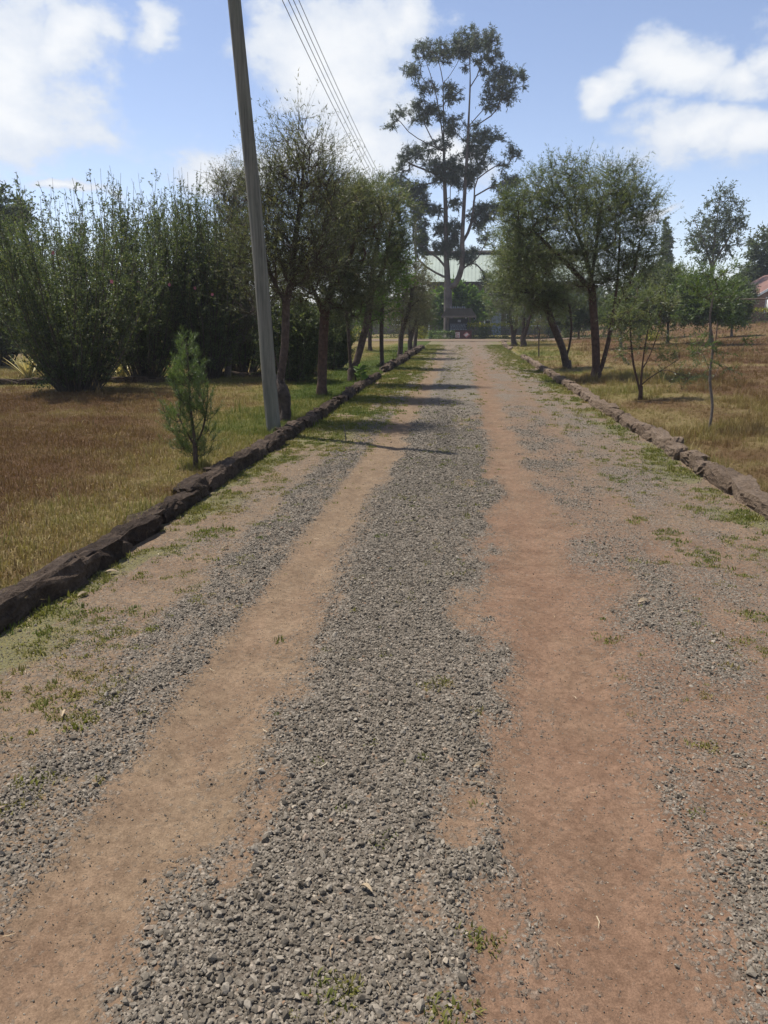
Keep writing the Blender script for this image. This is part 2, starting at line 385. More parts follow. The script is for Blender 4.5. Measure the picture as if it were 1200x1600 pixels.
def dirt_material(name):
    m, nt, b = mat(name)
    tc = nd(nt, 'ShaderNodeTexCoord'); co = tc.outputs['Object']
    ag = nd(nt, 'ShaderNodeAttribute', attribute_name='gravel').outputs['Fac']
    ar = nd(nt, 'ShaderNodeAttribute', attribute_name='red').outputs['Fac']
    aw = nd(nt, 'ShaderNodeAttribute', attribute_name='weed').outputs['Fac']
    n1 = noise(nt, co, 3.5, 6, 0.62); n2 = noise(nt, co, 38, 5, 0.7); n3 = noise(nt, co, 170, 3, 0.6)
    tan = ramp(nt, n1, [(0.3, (0.165, 0.115, 0.074)), (0.7, (0.225, 0.163, 0.106))])
    redc = ramp(nt, n1, [(0.3, (0.155, 0.094, 0.06)), (0.7, (0.215, 0.136, 0.09))])
    dirt = mixc(nt, ar, tan, redc)
    dirt = mixc(nt, ramp(nt, n2, [(0.32, (0, 0, 0)), (0.6, (1, 1, 1))]), mixc(nt, 1.0, dirt, (0.66, 0.65, 0.64), 'MULTIPLY'), dirt)
    n4 = noise(nt, co, 420, 2, 0.6); n5 = noise(nt, co, 12, 5, 0.7, 0.6)
    dirt = mixc(nt, 1.0, dirt, ramp(nt, n3, [(0.3, (0.74, 0.73, 0.72)), (0.7, (1.2, 1.19, 1.17))]), 'MULTIPLY')
    dirt = mixc(nt, 1.0, dirt, ramp(nt, n4, [(0.3, (0.8, 0.8, 0.8)), (0.7, (1.18, 1.18, 1.18))]), 'MULTIPLY')
    dirt = mixc(nt, 1.0, dirt, ramp(nt, n5, [(0.35, (0.84, 0.82, 0.8)), (0.65, (1.1, 1.1, 1.09))]), 'MULTIPLY')
    # embedded grit
    vo = nd(nt, 'ShaderNodeTexVoronoi'); vo.inputs['Scale'].default_value = 78
    wn = nd(nt, 'ShaderNodeTexNoise'); wn.inputs['Scale'].default_value = 60; nt.links.new(co, wn.inputs['Vector'])
    wa = nd(nt, 'ShaderNodeVectorMath', operation='MULTIPLY_ADD'); nt.links.new(wn.outputs['Color'], wa.inputs[0]); wa.inputs[1].default_value = (0.022, 0.022, 0.022); nt.links.new(co, wa.inputs[2]); nt.links.new(wa.outputs[0], vo.inputs['Vector'])
    sepc = nd(nt, 'ShaderNodeSeparateColor'); nt.links.new(vo.outputs['Color'], sepc.inputs[0])
    stone = ramp(nt, sepc.outputs[0], [(0.0, (0.11, 0.094, 0.073)), (0.6, (0.195, 0.168, 0.133)), (0.93, (0.265, 0.23, 0.184)), (1, (0.32, 0.27, 0.21))])
    stone = mixc(nt, ramp(nt, vo.outputs['Distance'], [(0.35, (0, 0, 0)), (0.75, (0.8, 0.8, 0.8))]), stone, (0.09, 0.071, 0.053))
    thr = mth(nt, 'ADD', mth(nt, 'MULTIPLY', mth(nt, 'SUBTRACT', sepc.outputs[1], 0.5), 1.08), mth(nt, 'ADD', mth(nt, 'MULTIPLY', ag, 1.25), mth(nt, 'MULTIPLY', mth(nt, 'SUBTRACT', n2, 0.5), 0.6)))
    gm = sstep(nt, thr, 0.42, 0.58)
    stone = mixc(nt, mth(nt, 'MULTIPLY', sstep(nt, mth(nt, 'SUBTRACT', 0.75, ag), 0.0, 0.6), 0.55), stone, dirt)
    col = mixc(nt, gm, dirt, stone)
    wm = mth(nt, 'MULTIPLY', sstep(nt, mth(nt, 'ADD', aw, mth(nt, 'MULTIPLY', mth(nt, 'SUBTRACT', n2, 0.5), 0.9)), 0.35, 0.95), 0.6)
    col = mixc(nt, wm, col, ramp(nt, n3, [(0.3, (0.075, 0.085, 0.025)), (0.7, (0.17, 0.165, 0.05))]))
    nt.links.new(col, b.inputs['Base Color']); b.inputs['Roughness'].default_value = 0.92; b.inputs['Specular IOR Level'].default_value = 0.15
    hgt = mth(nt, 'ADD', mth(nt, 'MULTIPLY', mth(nt, 'SUBTRACT', 0.6, vo.outputs['Distance']), gm), mth(nt, 'ADD', mth(nt, 'MULTIPLY', n3, 0.18), mth(nt, 'MULTIPLY', n2, 0.3)))
    bp = nd(nt, 'ShaderNodeBump'); bp.inputs['Strength'].default_value = 0.85; bp.inputs['Distance'].default_value = 0.012
    nt.links.new(hgt, bp.inputs['Height']); nt.links.new(bp.outputs[0], b.inputs['Normal'])
    return m
M['road'] = dirt_material('gravel_and_dirt')
me = mesh_np('gravel_road', np.stack([XX.ravel(), YY.ravel(), zz], 1), [quads], M['road'], {'gravel': g_, 'red': r_, 'weed': w_}, smooth=True)
tag(put('gravel_road', me), 'straight gravel road with two bare reddish wheel tracks', 'road', kind='structure')
# the drive that crosses at the far end
cx_, cy_ = np.meshgrid(np.linspace(-34, 11, 150), np.linspace(58, 70, 40))
edge0 = 60.5 + 1.2 * (fbm(cx_ * 0.5, cx_ * 0 + 2, 61) - 0.5); edge1 = 67.2 + 1.2 * (fbm(cx_ * 0.5, cx_ * 0 + 7, 62) - 0.5)
t = (cy_ - 58) / 12; cyy = edge0 + (edge1 - edge0) * t
nx, ny = cx_.shape[1], cx_.shape[0]
ii = (np.arange(ny - 1)[:, None] * nx + np.arange(nx - 1)[None, :]).ravel()
zc = np.maximum(terrain(cx_, cyy), 0) + 0.03
me = mesh_np('cross_drive', np.stack([cx_.ravel(), cyy.ravel(), zc.ravel()], 1), [np.stack([ii, ii + 1, ii + 1 + nx, ii + nx], 1)], M['road'],
             {'gravel': np.full(cx_.size, 0.25) + 0.3 * fbm(cx_.ravel(), cyy.ravel(), 63), 'red': np.full(cx_.size, 0.1), 'weed': 0.2 * fbm(cx_.ravel() * 0.7, cyy.ravel(), 64)}, smooth=True)
tag(put('cross_drive', me), 'pale dirt drive crossing the far end of the road', 'drive', kind='structure')

# ------------------------------------------------------------------ rough kerb stones
def rock_mesh(name, seed, mat_, rough=0.10, cuts=3, sq=0.72):
    rng = np.random.default_rng(seed)
    bm = bmesh.new(); bmesh.ops.create_cube(bm, size=1.0)
    bmesh.ops.subdivide_edges(bm, edges=bm.edges[:], cuts=cuts, use_grid_fill=True)
    ph = rng.uniform(0, 50, 6)
    for v in bm.verts:
        p = np.array(v.co)
        r = np.linalg.norm(p); q = p / r * 0.62
        p = p * sq + q * (1 - sq)
        n1 = fbm(np.array([p[0] * 2.3 + ph[0] + p[2] * 1.7]), np.array([p[1] * 2.3 + ph[1] - p[2]]), seed, 3)[0] - 0.5
        n2 = fbm(np.array([p[0] * 5 + ph[2]]), np.array([p[1] * 5 + p[2] * 5 + ph[3]]), seed + 7, 2)[0] - 0.5
        p = p * (1 + rough * 2.6 * n1 + rough * 1.6 * n2) + rng.normal(0, rough * 0.10, 3)
        v.co = p
    me = bpy.data.meshes.new(name); bm.to_mesh(me); bm.free(); me.materials.append(mat_)
    return me
def stone_mat(name, stops, bscale):
    m, nt, b = mat(name)
    tc = nd(nt, 'ShaderNodeTexCoord'); geo = nd(nt, 'ShaderNodeNewGeometry'); oi = nd(nt, 'ShaderNodeObjectInfo')
    co = geo.outputs['Position']
    f = noise(nt, co, 7, 7, 0.68); f2 = noise(nt, co, bscale, 6, 0.7)
    v = mth(nt, 'ADD', mth(nt, 'MULTIPLY', f, 0.75), mth(nt, 'ADD', mth(nt, 'MULTIPLY', f2, 0.4), mth(nt, 'MULTIPLY', mth(nt, 'SUBTRACT', oi.outputs['Random'], 0.65), 0.22)))
    nt.links.new(ramp(nt, v, stops), b.inputs['Base Color']); b.inputs['Roughness'].default_value = 0.95; b.inputs['Specular IOR Level'].default_value = 0.12
    bp = nd(nt, 'ShaderNodeBump'); bp.inputs['Strength'].default_value = 1.0; bp.inputs['Distance'].default_value = 0.06
    nt.links.new(mth(nt, 'ADD', f2, mth(nt, 'MULTIPLY', noise(nt, co, 14, 5, 0.7), 1.2)), bp.inputs['Height']); nt.links.new(bp.outputs[0], b.inputs['Normal'])
    return m
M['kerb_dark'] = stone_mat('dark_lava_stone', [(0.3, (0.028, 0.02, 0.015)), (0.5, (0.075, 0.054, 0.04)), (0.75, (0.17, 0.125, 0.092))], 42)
M['kerb_tan'] = stone_mat('earth_covered_stone', [(0.3, (0.11, 0.078, 0.054)), (0.55, (0.195, 0.142, 0.1)), (0.75, (0.28, 0.212, 0.155))], 36)
def kerb(name, label, path, stones, hgt, wid, lens, seed, core_mat, mat_cat='kerb'):
    rng = random.Random(seed)
    path = np.array(path, float)
    root = empty(name, (path[0][0], path[0][1], 0), label, mat_cat, kind='structure')
    base = np.array([path[0][0], path[0][1], 0.0])
    seg = np.linalg.norm(np.diff(path, axis=0), axis=1); cum = np.concatenate([[0], np.cumsum(seg)])
    s = 0.0; first = True
    while s < cum[-1] - 0.05:
        L = rng.uniform(*lens)
        c = s + L / 2
        x = np.interp(c, cum, path[:, 0]); y = np.interp(c, cum, path[:, 1])
        x2 = np.interp(min(c + 0.1, cum[-1]), cum, path[:, 0]); y2 = np.interp(min(c + 0.1, cum[-1]), cum, path[:, 1])
        a = math.atan2(y2 - y, x2 - x) if c + 0.1 < cum[-1] else math.atan2(path[-1][1] - path[-2][1], path[-1][0] - path[-2][0])
        o = bpy.data.objects.new('stone', rng.choice(stones)); link(o, root)
        h = hgt * rng.uniform(0.86, 1.14)
        zg = float(terrain(x, y)) if mat_cat == 'edging' else 0.0
        o.location = (x - base[0] + rng.gauss(0, 0.018), y - base[1], zg + h * 0.36 + rng.gauss(0, 0.008))
        o.scale = (L * 1.55 * rng.choice((-1, 1)), wid * rng.uniform(0.88, 1.15), h * 1.28)
        o.rotation_euler = (rng.gauss(0, 0.10), rng.gauss(0, 0.08), a + rng.gauss(0, 0.09))
        s += L * 0.97
    return root
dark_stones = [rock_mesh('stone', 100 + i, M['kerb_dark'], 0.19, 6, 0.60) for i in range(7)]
tan_stones = [rock_mesh('stone', 200 + i, M['kerb_tan'], 0.14, 6, 0.66) for i in range(7)]
def wander(x0, ys, amp, seed):
    return [(x0 + amp * (float(vn(np.array([y * 0.23]), np.array([seed]), seed)[0]) - 0.5) * 2, y) for y in ys]
kerb('rough_kerb', 'dark rough lava stone kerb along the lawn with the utility pole', wander(RL - 0.045, np.arange(-1.5, 22.2, 0.5), 0.04, 3), dark_stones, 0.14, 0.165, (0.2, 0.44), 5, None)
kerb('rough_kerb', 'far dark kerb of low stones beyond the gap, past the broadleaf seedling', wander(RL - 0.05, np.arange(24.5, 45, 0.5), 0.06, 4), dark_stones, 0.2, 0.24, (0.34, 0.62), 6, None)
kerb('rough_kerb', 'sunlit brown earth-covered stone kerb along the saplings', wander(RR + 0.10, np.arange(-1.5, 35, 0.5), 0.04, 8), tan_stones, 0.14, 0.18, (0.22, 0.46), 7, None)
kerb('rough_kerb', 'thin pale kerb line beside the far end of the road by the yellow hedge', [(RR + 0.1, 44), (RR + 0.15, 52), (3.0, 60)], tan_stones, 0.13, 0.22, (0.6, 1.1), 9, None)
e0 = G(-60, 603); e1 = G(290, 597); e2 = G(330, 590); e3 = G(500, 590)
kerb('stone_edging', 'low row of stones edging the bed under the tall shrubs', [tuple(e0[:2]), tuple(e1[:2]), tuple(e2[:2]), tuple(e3[:2])], dark_stones, 0.13, 0.2, (0.22, 0.42), 10, None, 'edging')

# ------------------------------------------------------------------ scattered stuff (instanced)
src_coll = {}
def source_collection(name, meshes):
    c = bpy.data.collections.new(name)
    for i, me in enumerate(meshes):
        o = bpy.data.objects.new('%s_piece' % name, me); c.objects.link(o)
    return c
def scatter(name, pts, rot, scl, idx, tint, coll, label, cat):
    n = len(pts)
    me = bpy.data.meshes.new(name); me.vertices.add(n); me.vertices.foreach_set('co', np.ascontiguousarray(pts, np.float32).ravel())
    for an, ty, dat in (('rot', 'FLOAT_VECTOR', rot), ('scl', 'FLOAT_VECTOR', scl)):
        a = me.attributes.new(an, ty, 'POINT'); a.data.foreach_set('vector', np.ascontiguousarray(dat, np.float32).ravel())
    a = me.attributes.new('idx', 'INT', 'POINT'); a.data.foreach_set('value', np.ascontiguousarray(idx, np.int32))
    a = me.attributes.new('tint', 'FLOAT', 'POINT'); a.data.foreach_set('value', np.ascontiguousarray(tint, np.float32))
    me.update()
    o = put(name, me)
    ng = bpy.data.node_groups.new(name, 'GeometryNodeTree')
    ng.interface.new_socket('Geometry', in_out='INPUT', socket_type='NodeSocketGeometry')
    ng.interface.new_socket('Geometry', in_out='OUTPUT', socket_type='NodeSocketGeometry')
    N = ng.nodes; gi = N.new('NodeGroupInput'); go = N.new('NodeGroupOutput')
    iop = N.new('GeometryNodeInstanceOnPoints'); ci = N.new('GeometryNodeCollectionInfo')
    ci.inputs['Collection'].default_value = coll; ci.inputs['Separate Children'].default_value = True; ci.inputs['Reset Children'].default_value = True
    def na(nm, ty):
        q = N.new('GeometryNodeInputNamedAttribute'); q.data_type = ty; q.inputs[0].default_value = nm; return q.outputs[0]
    e2r = N.new('FunctionNodeEulerToRotation')
    L = ng.links
    L.new(gi.outputs[0], iop.inputs['Points']); L.new(ci.outputs[0], iop.inputs['Instance'])
    iop.inputs['Pick Instance'].default_value = True
    L.new(na('idx', 'INT'), iop.inputs['Instance Index'])
    L.new(na('rot', 'FLOAT_VECTOR'), e2r.inputs[0]); L.new(e2r.outputs[0], iop.inputs['Rotation'])
    L.new(na('scl', 'FLOAT_VECTOR'), iop.inputs['Scale'])
    L.new(iop.outputs[0], go.inputs[0])
    md = o.modifiers.new('scatter', 'NODES'); md.node_group = ng
    return tag(o, label, cat, kind='stuff')

# crushed stones
m, nt, b = mat('crushed_stone')
at = nd(nt, 'ShaderNodeAttribute', attribute_name='tint'); at.attribute_type = 'INSTANCER'
geo = nd(nt, 'ShaderNodeNewGeometry')
f = noise(nt, geo.outputs['Position'], 130, 3, 0.6)
c = ramp(nt, at.outputs['Fac'], [(0.0, (0.07, 0.06, 0.047)), (0.35, (0.145, 0.127, 0.101)), (0.7, (0.23, 0.203, 0.164)), (0.85, (0.30, 0.268, 0.22)), (0.94, (0.235, 0.15, 0.095)), (1.0, (0.36, 0.31, 0.24))])
c = mixc(nt, 1.0, c, ramp(nt, f, [(0.3, (0.72, 0.70, 0.67)), (0.7, (1.15, 1.12, 1.08))]), 'MULTIPLY')
nt.links.new(c, b.inputs['Base Color']); b.inputs['Roughness'].default_value = 0.9; b.inputs['Specular IOR Level'].default_value = 0.15
M['gravel'] = m
def crushed(seed):
    rng = np.random.default_rng(seed); bm = bmesh.new()
    q = nrm(rng.normal(size=(15, 3))) * rng.uniform(0.8, 1.1, (15, 1)) * np.array([1.15, 0.85, 0.62]) * 0.5
    for p in q: bm.verts.new(p)
    bmesh.ops.convex_hull(bm, input=bm.verts[:])
    for v in [v for v in bm.verts if not v.link_faces]: bm.verts.remove(v)
    me = bpy.data.meshes.new('gravel_piece'); bm.to_mesh(me); bm.free(); me.materials.append(M['gravel']); return me
gravel_src = source_collection('gravel', [crushed(300 + i) for i in range(10)])
rng = np.random.default_rng(77)
def cand(x0, x1, y0, y1, dens):
    n = int((x1 - x0) * (y1 - y0) * dens); return rng.uniform(x0, x1, n), rng.uniform(y0, y1, n)
PX, PY, PS = [], [], []
for y0, y1, dens, sz in ((0.9, 3.0, 13500, 0.0092), (3.0, 5.5, 12500, 0.0082), (5.5, 9.0, 8000, 0.0092), (9.0, 16.0, 3000, 0.0125)):
    hw0, hw1 = RL, RR
    if y1 <= 3: hw0, hw1 = -2.1, 1.9
    x, y = cand(hw0, hw1, y0, y1, dens)
    g, tr, red, weed = road_masks(x, y)
    keep = rng.random(len(x)) < (0.11 + 0.05 * (1 - tr) + 0.84 * g ** 1.25) * (1 - 0.9 * sm(y, 10, 16))
    gk = g[keep] * (1 - tr[keep])
    x, y = x[keep], y[keep]; PX.append(x); PY.append(y)
    s_ = sz * np.exp(rng.normal(0, 0.45, len(x))) * (0.40 + 0.60 * sm(gk, 0.05, 0.85)) * (1 - 0.3 * sm(np.abs(x + 0.1), 1.2, 1.7))
    big = rng.random(len(x)) < 0.006; s_[big] *= 1.7
    PS.append(np.clip(s_, 0.0035, 0.03))
PX, PY, PS = map(np.concatenate, (PX, PY, PS))
n = len(PX)
gz = road_z(PX, PY) + PS * rng.uniform(-0.02, 0.40, n)
scatter('gravel', np.stack([PX, PY, gz], 1), np.stack([rng.normal(0, 0.5, n), rng.normal(0, 0.5, n), rng.uniform(0, 6.28, n)], 1),
        PS[:, None] * rng.uniform(0.8, 1.2, (n, 3)), rng.integers(0, 10, n), np.clip(rng.beta(2.2, 2.6, n) + (rng.random(n) < 0.02) * 0.4, 0, 1), gravel_src,
        'loose grey crushed stone gravel lying on the road', 'gravel')

# grass tufts
M['grass_blade'] = leaf_mat('grass_blade', GRASS_STOPS, 0.3, 0.6, 1.1, 0.15, 'tint', True)
def tuft(seed, nb, h, spread, lean, w):
    rng = np.random.default_rng(seed); V, Fq, Ft = [], [], []
    for i in range(nb):
        a = rng.uniform(0, 6.28); r = spread * math.sqrt(rng.random()); b0 = np.array([r * math.cos(a), r * math.sin(a), -0.01])
        d = rng.uniform(0, 6.28); ln = abs(rng.normal(0, lean)); hh = h * rng.uniform(0.45, 1.1)
        dv = np.array([math.cos(d), math.sin(d), 0]); sv = np.array([-math.sin(d + rng.normal(0, .6)), math.cos(d), 0]) * w * rng.uniform(.7, 1.3)
        mid = b0 + np.array([0, 0, hh * 0.6 * math.cos(ln * 0.6)]) + dv * hh * 0.6 * math.sin(ln * 0.6)
        tip = mid + np.array([0, 0, hh * 0.45 * math.cos(ln * 1.6)]) + dv * hh * 0.45 * math.sin(ln * 1.6)
        k = len(V); V += [b0 - sv, b0 + sv, mid + sv * 0.7, mid - sv * 0.7, tip]
        Fq.append((k, k + 1, k + 2, k + 3)); Ft.append((k + 3, k + 2, k + 4))
    return mesh_np('grass_piece', np.array(V), [np.array(Fq), np.array(Ft)], M['grass_blade'])
short_src = source_collection('short_grass', [tuft(400 + i, 22, 0.055, 0.075, 0.9, 0.0022) for i in range(6)])
long_src = source_collection('long_grass', [tuft(420 + i, 20, 0.17, 0.07, 0.55, 0.0026) for i in range(6)])
weed_src = source_collection('weed', [tuft(440 + i, 20, 0.042, 0.05, 1.0, 0.0048) for i in range(6)])
def tufts(name, x, y, z, hs, src, tint, label, cat, hsd=0.3, k=6):
    n = len(x); s = np.exp(rng.normal(0, hsd, n)) * hs
    scatter(name, np.stack([x, y, z], 1), np.stack([rng.normal(0, 0.08, n), rng.normal(0, 0.08, n), rng.uniform(0, 6.28, n)], 1),
            np.stack([s, s, s], 1), rng.integers(0, k, n), np.clip(tint + rng.normal(0, 0.09, n), 0, 1), src, label, cat)
XL, YL = [], []
for x0, x1, y0, y1, dens in ((-6.5, RL - 0.12, 3.0, 7.0, 420), (-8.5, RL - 0.12, 7, 11, 300), (-12.5, RL - 0.12, 11, 16, 170), (-16, RL - 0.12, 16, 24, 80), (-12, RL - 0.1, 24, 46, 26)):
    x, y = cand(x0, x1, y0, y1, dens); XL.append(x); YL.append(y)
x, y = np.concatenate(XL), np.concatenate(YL)
hs = 0.75 + 0.6 * fbm(x * 0.8, y * 0.8, 51) + 0.35 * sm(y, 12, 25)
tufts('dry_grass', x, y, terrain(x, y), hs, short_src, lawn_tint(x, y), 'short dry brown and yellowing lawn grass beside the dark kerb', 'grass')
x, y = cand(-9, RL - 0.15, 3, 18, 16); keep = fbm(x * 0.9, y * 0.9, 53) > 0.5; x, y = x[keep], y[keep]
tufts('tall_grass', x, y, terrain(x, y), np.full(len(x), 0.55), long_src, np.clip(lawn_tint(x, y) + 0.15, 0, 1), 'scattered taller grass tufts standing out of the short lawn', 'grass', 0.4)
XL, YL = [], []
for x0, x1, y0, y1, dens in ((RR + 0.22, 5.5, 4.5, 9.0, 330), (RR + 0.22, 9, 9, 15, 180), (RR + 0.22, 14, 15, 24, 75), (RR + 0.22, 24, 24, 45, 22), (3.2, 32, 45, 64, 9)):
    x, y = cand(x0, x1, y0, y1, dens); XL.append(x); YL.append(y)
x, y = np.concatenate(XL), np.concatenate(YL)
pat = fbm(x * 0.55, y * 0.55, 52)
hs = 0.24 + 0.5 * sm(pat, 0.45, 0.72) + 0.25 * sm(y, 15, 30)
tufts('straw_grass', x, y, terrain(x, y), hs, long_src, lawn_tint(x, y), 'long straw coloured grass in the field beyond the sunlit kerb', 'grass', 0.35)
x, y = cand(RL + 0.02, RR - 0.02, 2.0, 10, 900)
x2, y2 = cand(RL + 0.02, RR - 0.02, 10, 52, 240); x3, y3 = cand(RL + 0.02, RL + 1.4, 8.5, 30, 420); x2, y2 = np.concatenate([x2, x3]), np.concatenate([y2, y3]); x, y = np.concatenate([x, x2]), np.concatenate([y, y2])
g, tr, red, weed = road_masks(x, y)
clump = fbm(x * 9, y * 9, 71, 2)
keep = rng.random(len(x)) < weed * 0.9 * sm(clump, 0.36, 0.62) + (0.010 + 0.55 * sm(np.abs(x + 0.05), 1.25, 1.7) * sm(fbm(x * 5.5, y * 5.5, 74, 2), 0.60, 0.70) + 0.20 * np.exp(-((x + 0.15) / 0.4) ** 2) * sm(y, 3.5, 6) * sm(fbm(x * 5, y * 5, 75, 2), 0.62, 0.72)) * (1 - tr) * (1 - tr)
# isolated sprigs seen in the gravel near the camera
sx, sy = [], []
for px, py, k in ((530, 1555, 9), (550, 1562, 6), (690, 1585, 5), (760, 1478, 8), (690, 1075, 8), (148, 1060, 22), (165, 1085, 16), (190, 960, 14), (55, 1225, 6), (1110, 1085, 6), (640, 780, 12), (150, 1130, 6), (1040, 880, 14), (960, 1000, 6), (1105, 1175, 4)):
    c = G(px, py, 0.0); r = 0.02 + 0.00035 * k * max(1.5, c[1]) * 2
    sx += list(rng.normal(c[0], r * 1.3, k)); sy += list(rng.normal(c[1], r, k))
nk = int(keep.sum())
x, y = np.concatenate([x[keep], sx]), np.concatenate([y[keep], sy])
hs = np.concatenate([0.34 + 0.26 * sm(np.maximum(x[:nk] - RR + 0.4, RL + 0.4 - x[:nk]), 0.0, 0.4) * fbm(x[:nk] * 2, y[:nk] * 2, 73) * 1.4 + 0.34 * sm(y[:nk], 8, 15), np.full(len(sx), 0.36)])
t = np.clip(0.74 + 0.6 * (fbm(x * 1.6, y * 1.6, 72) - 0.5), 0.3, 1)
tufts('green_weeds', x, y, road_z(x, y), hs * 1.55, weed_src, t, 'low green weeds growing along the edges of the road', 'weeds')
# straw litter on the road
M['straw'] = leaf_mat('straw', [(0, (0.2, 0.13, 0.08)), (0.6, (0.36, 0.27, 0.16)), (1, (0.55, 0.47, 0.33))], 0.15, 0.7, 1, 0.15, 'tint', True)
def straw_piece(seed):
    r = random.Random(seed); b = MB(); L = 0.07; w = 0.0028; bend = r.uniform(-0.015, 0.015)
    V = [(-L / 2, -w, 0), (-L / 2, w, 0), (0, w + bend, 0.004), (0, -w + bend, 0.004), (L / 2, w * 0.4, 0), (L / 2, -w * 0.4, 0)]
    return mesh_np('straw_piece', np.array(V), [np.array([(0, 3, 2, 1), (3, 5, 4, 2)])], M['straw'])
straw_src = source_collection('straw', [straw_piece(i) for i in range(5)])
x, y = cand(RL, RR, 1.2, 12, 34)
g, tr, red, weed = road_masks(x, y); keep = rng.random(len(x)) < (0.25 + 0.75 * weed + 0.3 * sm(np.abs(x), 1.2, 2)) * (1 - 0.7 * tr); x, y = x[keep], y[keep]; n = len(x)
scatter('straw_litter', np.stack([x, y, road_z(x, y) + 0.012], 1), np.stack([rng.normal(0, 0.15, n), rng.normal(0, 0.15, n), rng.uniform(0, 6.28, n)], 1),
        np.clip(np.exp(rng.normal(-0.95, 0.3, (n, 1))), 0.1, 0.6) * np.ones((1, 3)), rng.integers(0, 5, n), rng.random(n), straw_src, 'scattered bits of dry straw on the road', 'litter')

# ------------------------------------------------------------------ trees
def smooth_line(pts, n):
    pts = np.array(pts, float)
    if len(pts) < 3:
        t = np.linspace(0, 1, n)[:, None]; return pts[0] * (1 - t) + pts[-1] * t
    d = np.concatenate([[0], np.cumsum(np.linalg.norm(np.diff(pts, axis=0), axis=1))])
    e = np.vstack([2 * pts[0] - pts[1], pts, 2 * pts[-1] - pts[-2]])
    out = []
    for u in np.linspace(0, d[-1], n):
        i = min(np.searchsorted(d, u, 'right') - 1, len(pts) - 2); t = (u - d[i]) / (d[i + 1] - d[i] + 1e-9)
        p0, p1, p2, p3 = e[i], e[i + 1], e[i + 2], e[i + 3]
        out.append(0.5 * (2 * p1 + (p2 - p0) * t + (2 * p0 - 5 * p1 + 4 * p2 - p3) * t * t + (3 * p1 - p0 - 3 * p2 + p3) * t ** 3))
    return np.array(out)
BASES = []
class Skel:
    def __init__(s, rng, step): s.p = []; s.par = []; s.rng = rng; s.step = step
    def trunk(s, pts):
        L = np.sum(np.linalg.norm(np.diff(np.array(pts), axis=0), axis=1)); q = smooth_line(pts, max(3, int(L / s.step) + 1))
        if s.p:
            d = np.linalg.norm(np.array(s.p) - q[0], axis=1); par = int(np.argmin(d))
            if d[par] < s.step * 0.6: q = q[1:]
        else: par = -1
        for v in q: s.p.append(v); s.par.append(par); par = len(s.p) - 1
    def grow(s, tips, minz=0.0, climb=0.9, arch=0.15, wob=0.04):
        A = np.array(s.p); d0 = np.array([np.min(np.linalg.norm(A - t, axis=1)) for t in tips])
        buf = np.zeros((len(s.p) + 60 * len(tips) + 10, 3)); buf[:len(A)] = A; n = len(A)
        ends = []
        for ti in np.argsort(d0):
            t = tips[ti]; v = t - buf[:n]; d = np.linalg.norm(v, axis=1) + 1e-6
            cost = d * (1 + climb * np.clip(-v[:, 2] / d + 0.25, 0, 2)) + 1000 * (buf[:n, 2] < minz)
            j = int(np.argmin(cost)); a = buf[j]; D = d[j]
            pj = s.par[j]; dirp = (a - buf[pj]) / (np.linalg.norm(a - buf[pj]) + 1e-6) if pj >= 0 else np.array([0, 0, 1.0])
            ctrl = a + dirp * D * 0.35 + (t - a) * 0.2 + np.array([0, 0, arch * D])
            k = int(min(50, max(2, round(D / s.step))))
            par = j
            for i in range(1, k + 1):
                u = i / k; q = (1 - u) ** 2 * a + 2 * u * (1 - u) * ctrl + u * u * t
                if i < k: q = q + s.rng.normal(0, wob * s.step * 2, 3)
                buf[n] = q; s.p.append(q); s.par.append(par); par = n; n += 1
            ends.append(par)
        return ends
    def finish(s, r_base, r_tip, taper=0.0):
        n = len(s.p); P_ = np.array(s.p); par = np.array(s.par); kids = [[] for _ in range(n)]
        cnt = np.zeros(n)
        for i in range(n - 1, -1, -1):
            if cnt[i] == 0: cnt[i] = 1
            if par[i] >= 0: cnt[par[i]] += cnt[i]; kids[par[i]].append(i)
        ex = math.log(r_base / r_tip) / math.log(max(2, cnt[0]))
        R = r_tip * cnt ** ex
        R = np.maximum(R * (1 - taper * (P_[:, 2] - P_[0, 2]) / np.ptp(P_[:, 2])), r_tip * 0.8)
        parts = []
        stack = [(0, None)]
        while stack:
            i, frm = stack.pop()
            ch = [] if frm is None else [frm]
            ch.append(i)
            while kids[i]:
                ks = sorted(kids[i], key=lambda q: -cnt[q])
                for q in ks[1:]: stack.append((q, i))
                i = ks[0]; ch.append(i)
            pts = P_[ch]; rad = R[ch].copy()
            if frm is not None: rad[0] = min(rad[0], rad[1] * 1.15)
            if len(pts) > 1: parts.append(tube(pts, rad, 8 if rad.max() > 0.06 else (5 if rad.max() > 0.02 else 3)))
        s.P, s.R = P_, R
        return parts
def prism_twigs(o, d, L, r):
    """thin straight twigs: a folded strip each"""
    n = len(o); ref = nrm(np.cross(d, np.random.default_rng(1).normal(size=(n, 3)))); b2 = np.cross(d, ref)
    r = np.asarray(r)[:, None] if np.ndim(r) else r
    e = o + d * L[:, None]
    V = np.stack([o + ref * r, o + b2 * r, o - ref * r, e], 1).reshape(-1, 3)
    i = np.arange(n)[:, None] * 4
    Q = np.concatenate([i + np.array([0, 1, 3]), i + np.array([1, 2, 3])], 0)
    return V, Q
def leaves(o, d, L, W, rng, tri=False):
    n = len(o); w = nrm(np.cross(d, rng.normal(size=(n, 3)))) * W[:, None] * 0.5
    mid = o + d * (L * 0.45)[:, None]; tip = o + d * L[:, None]
    if tri:
        V = np.stack([o + d * (L * 0.2)[:, None] + w, tip, o + d * (L * 0.2)[:, None] - w], 1).reshape(-1, 3)
        return V, np.arange(n)[:, None] * 3 + np.arange(3)[None]
    V = np.stack([o, mid + w, tip, mid - w], 1).reshape(-1, 3)
    Q = np.arange(n)[:, None] * 4 + np.arange(4)[None]
    return V, Q
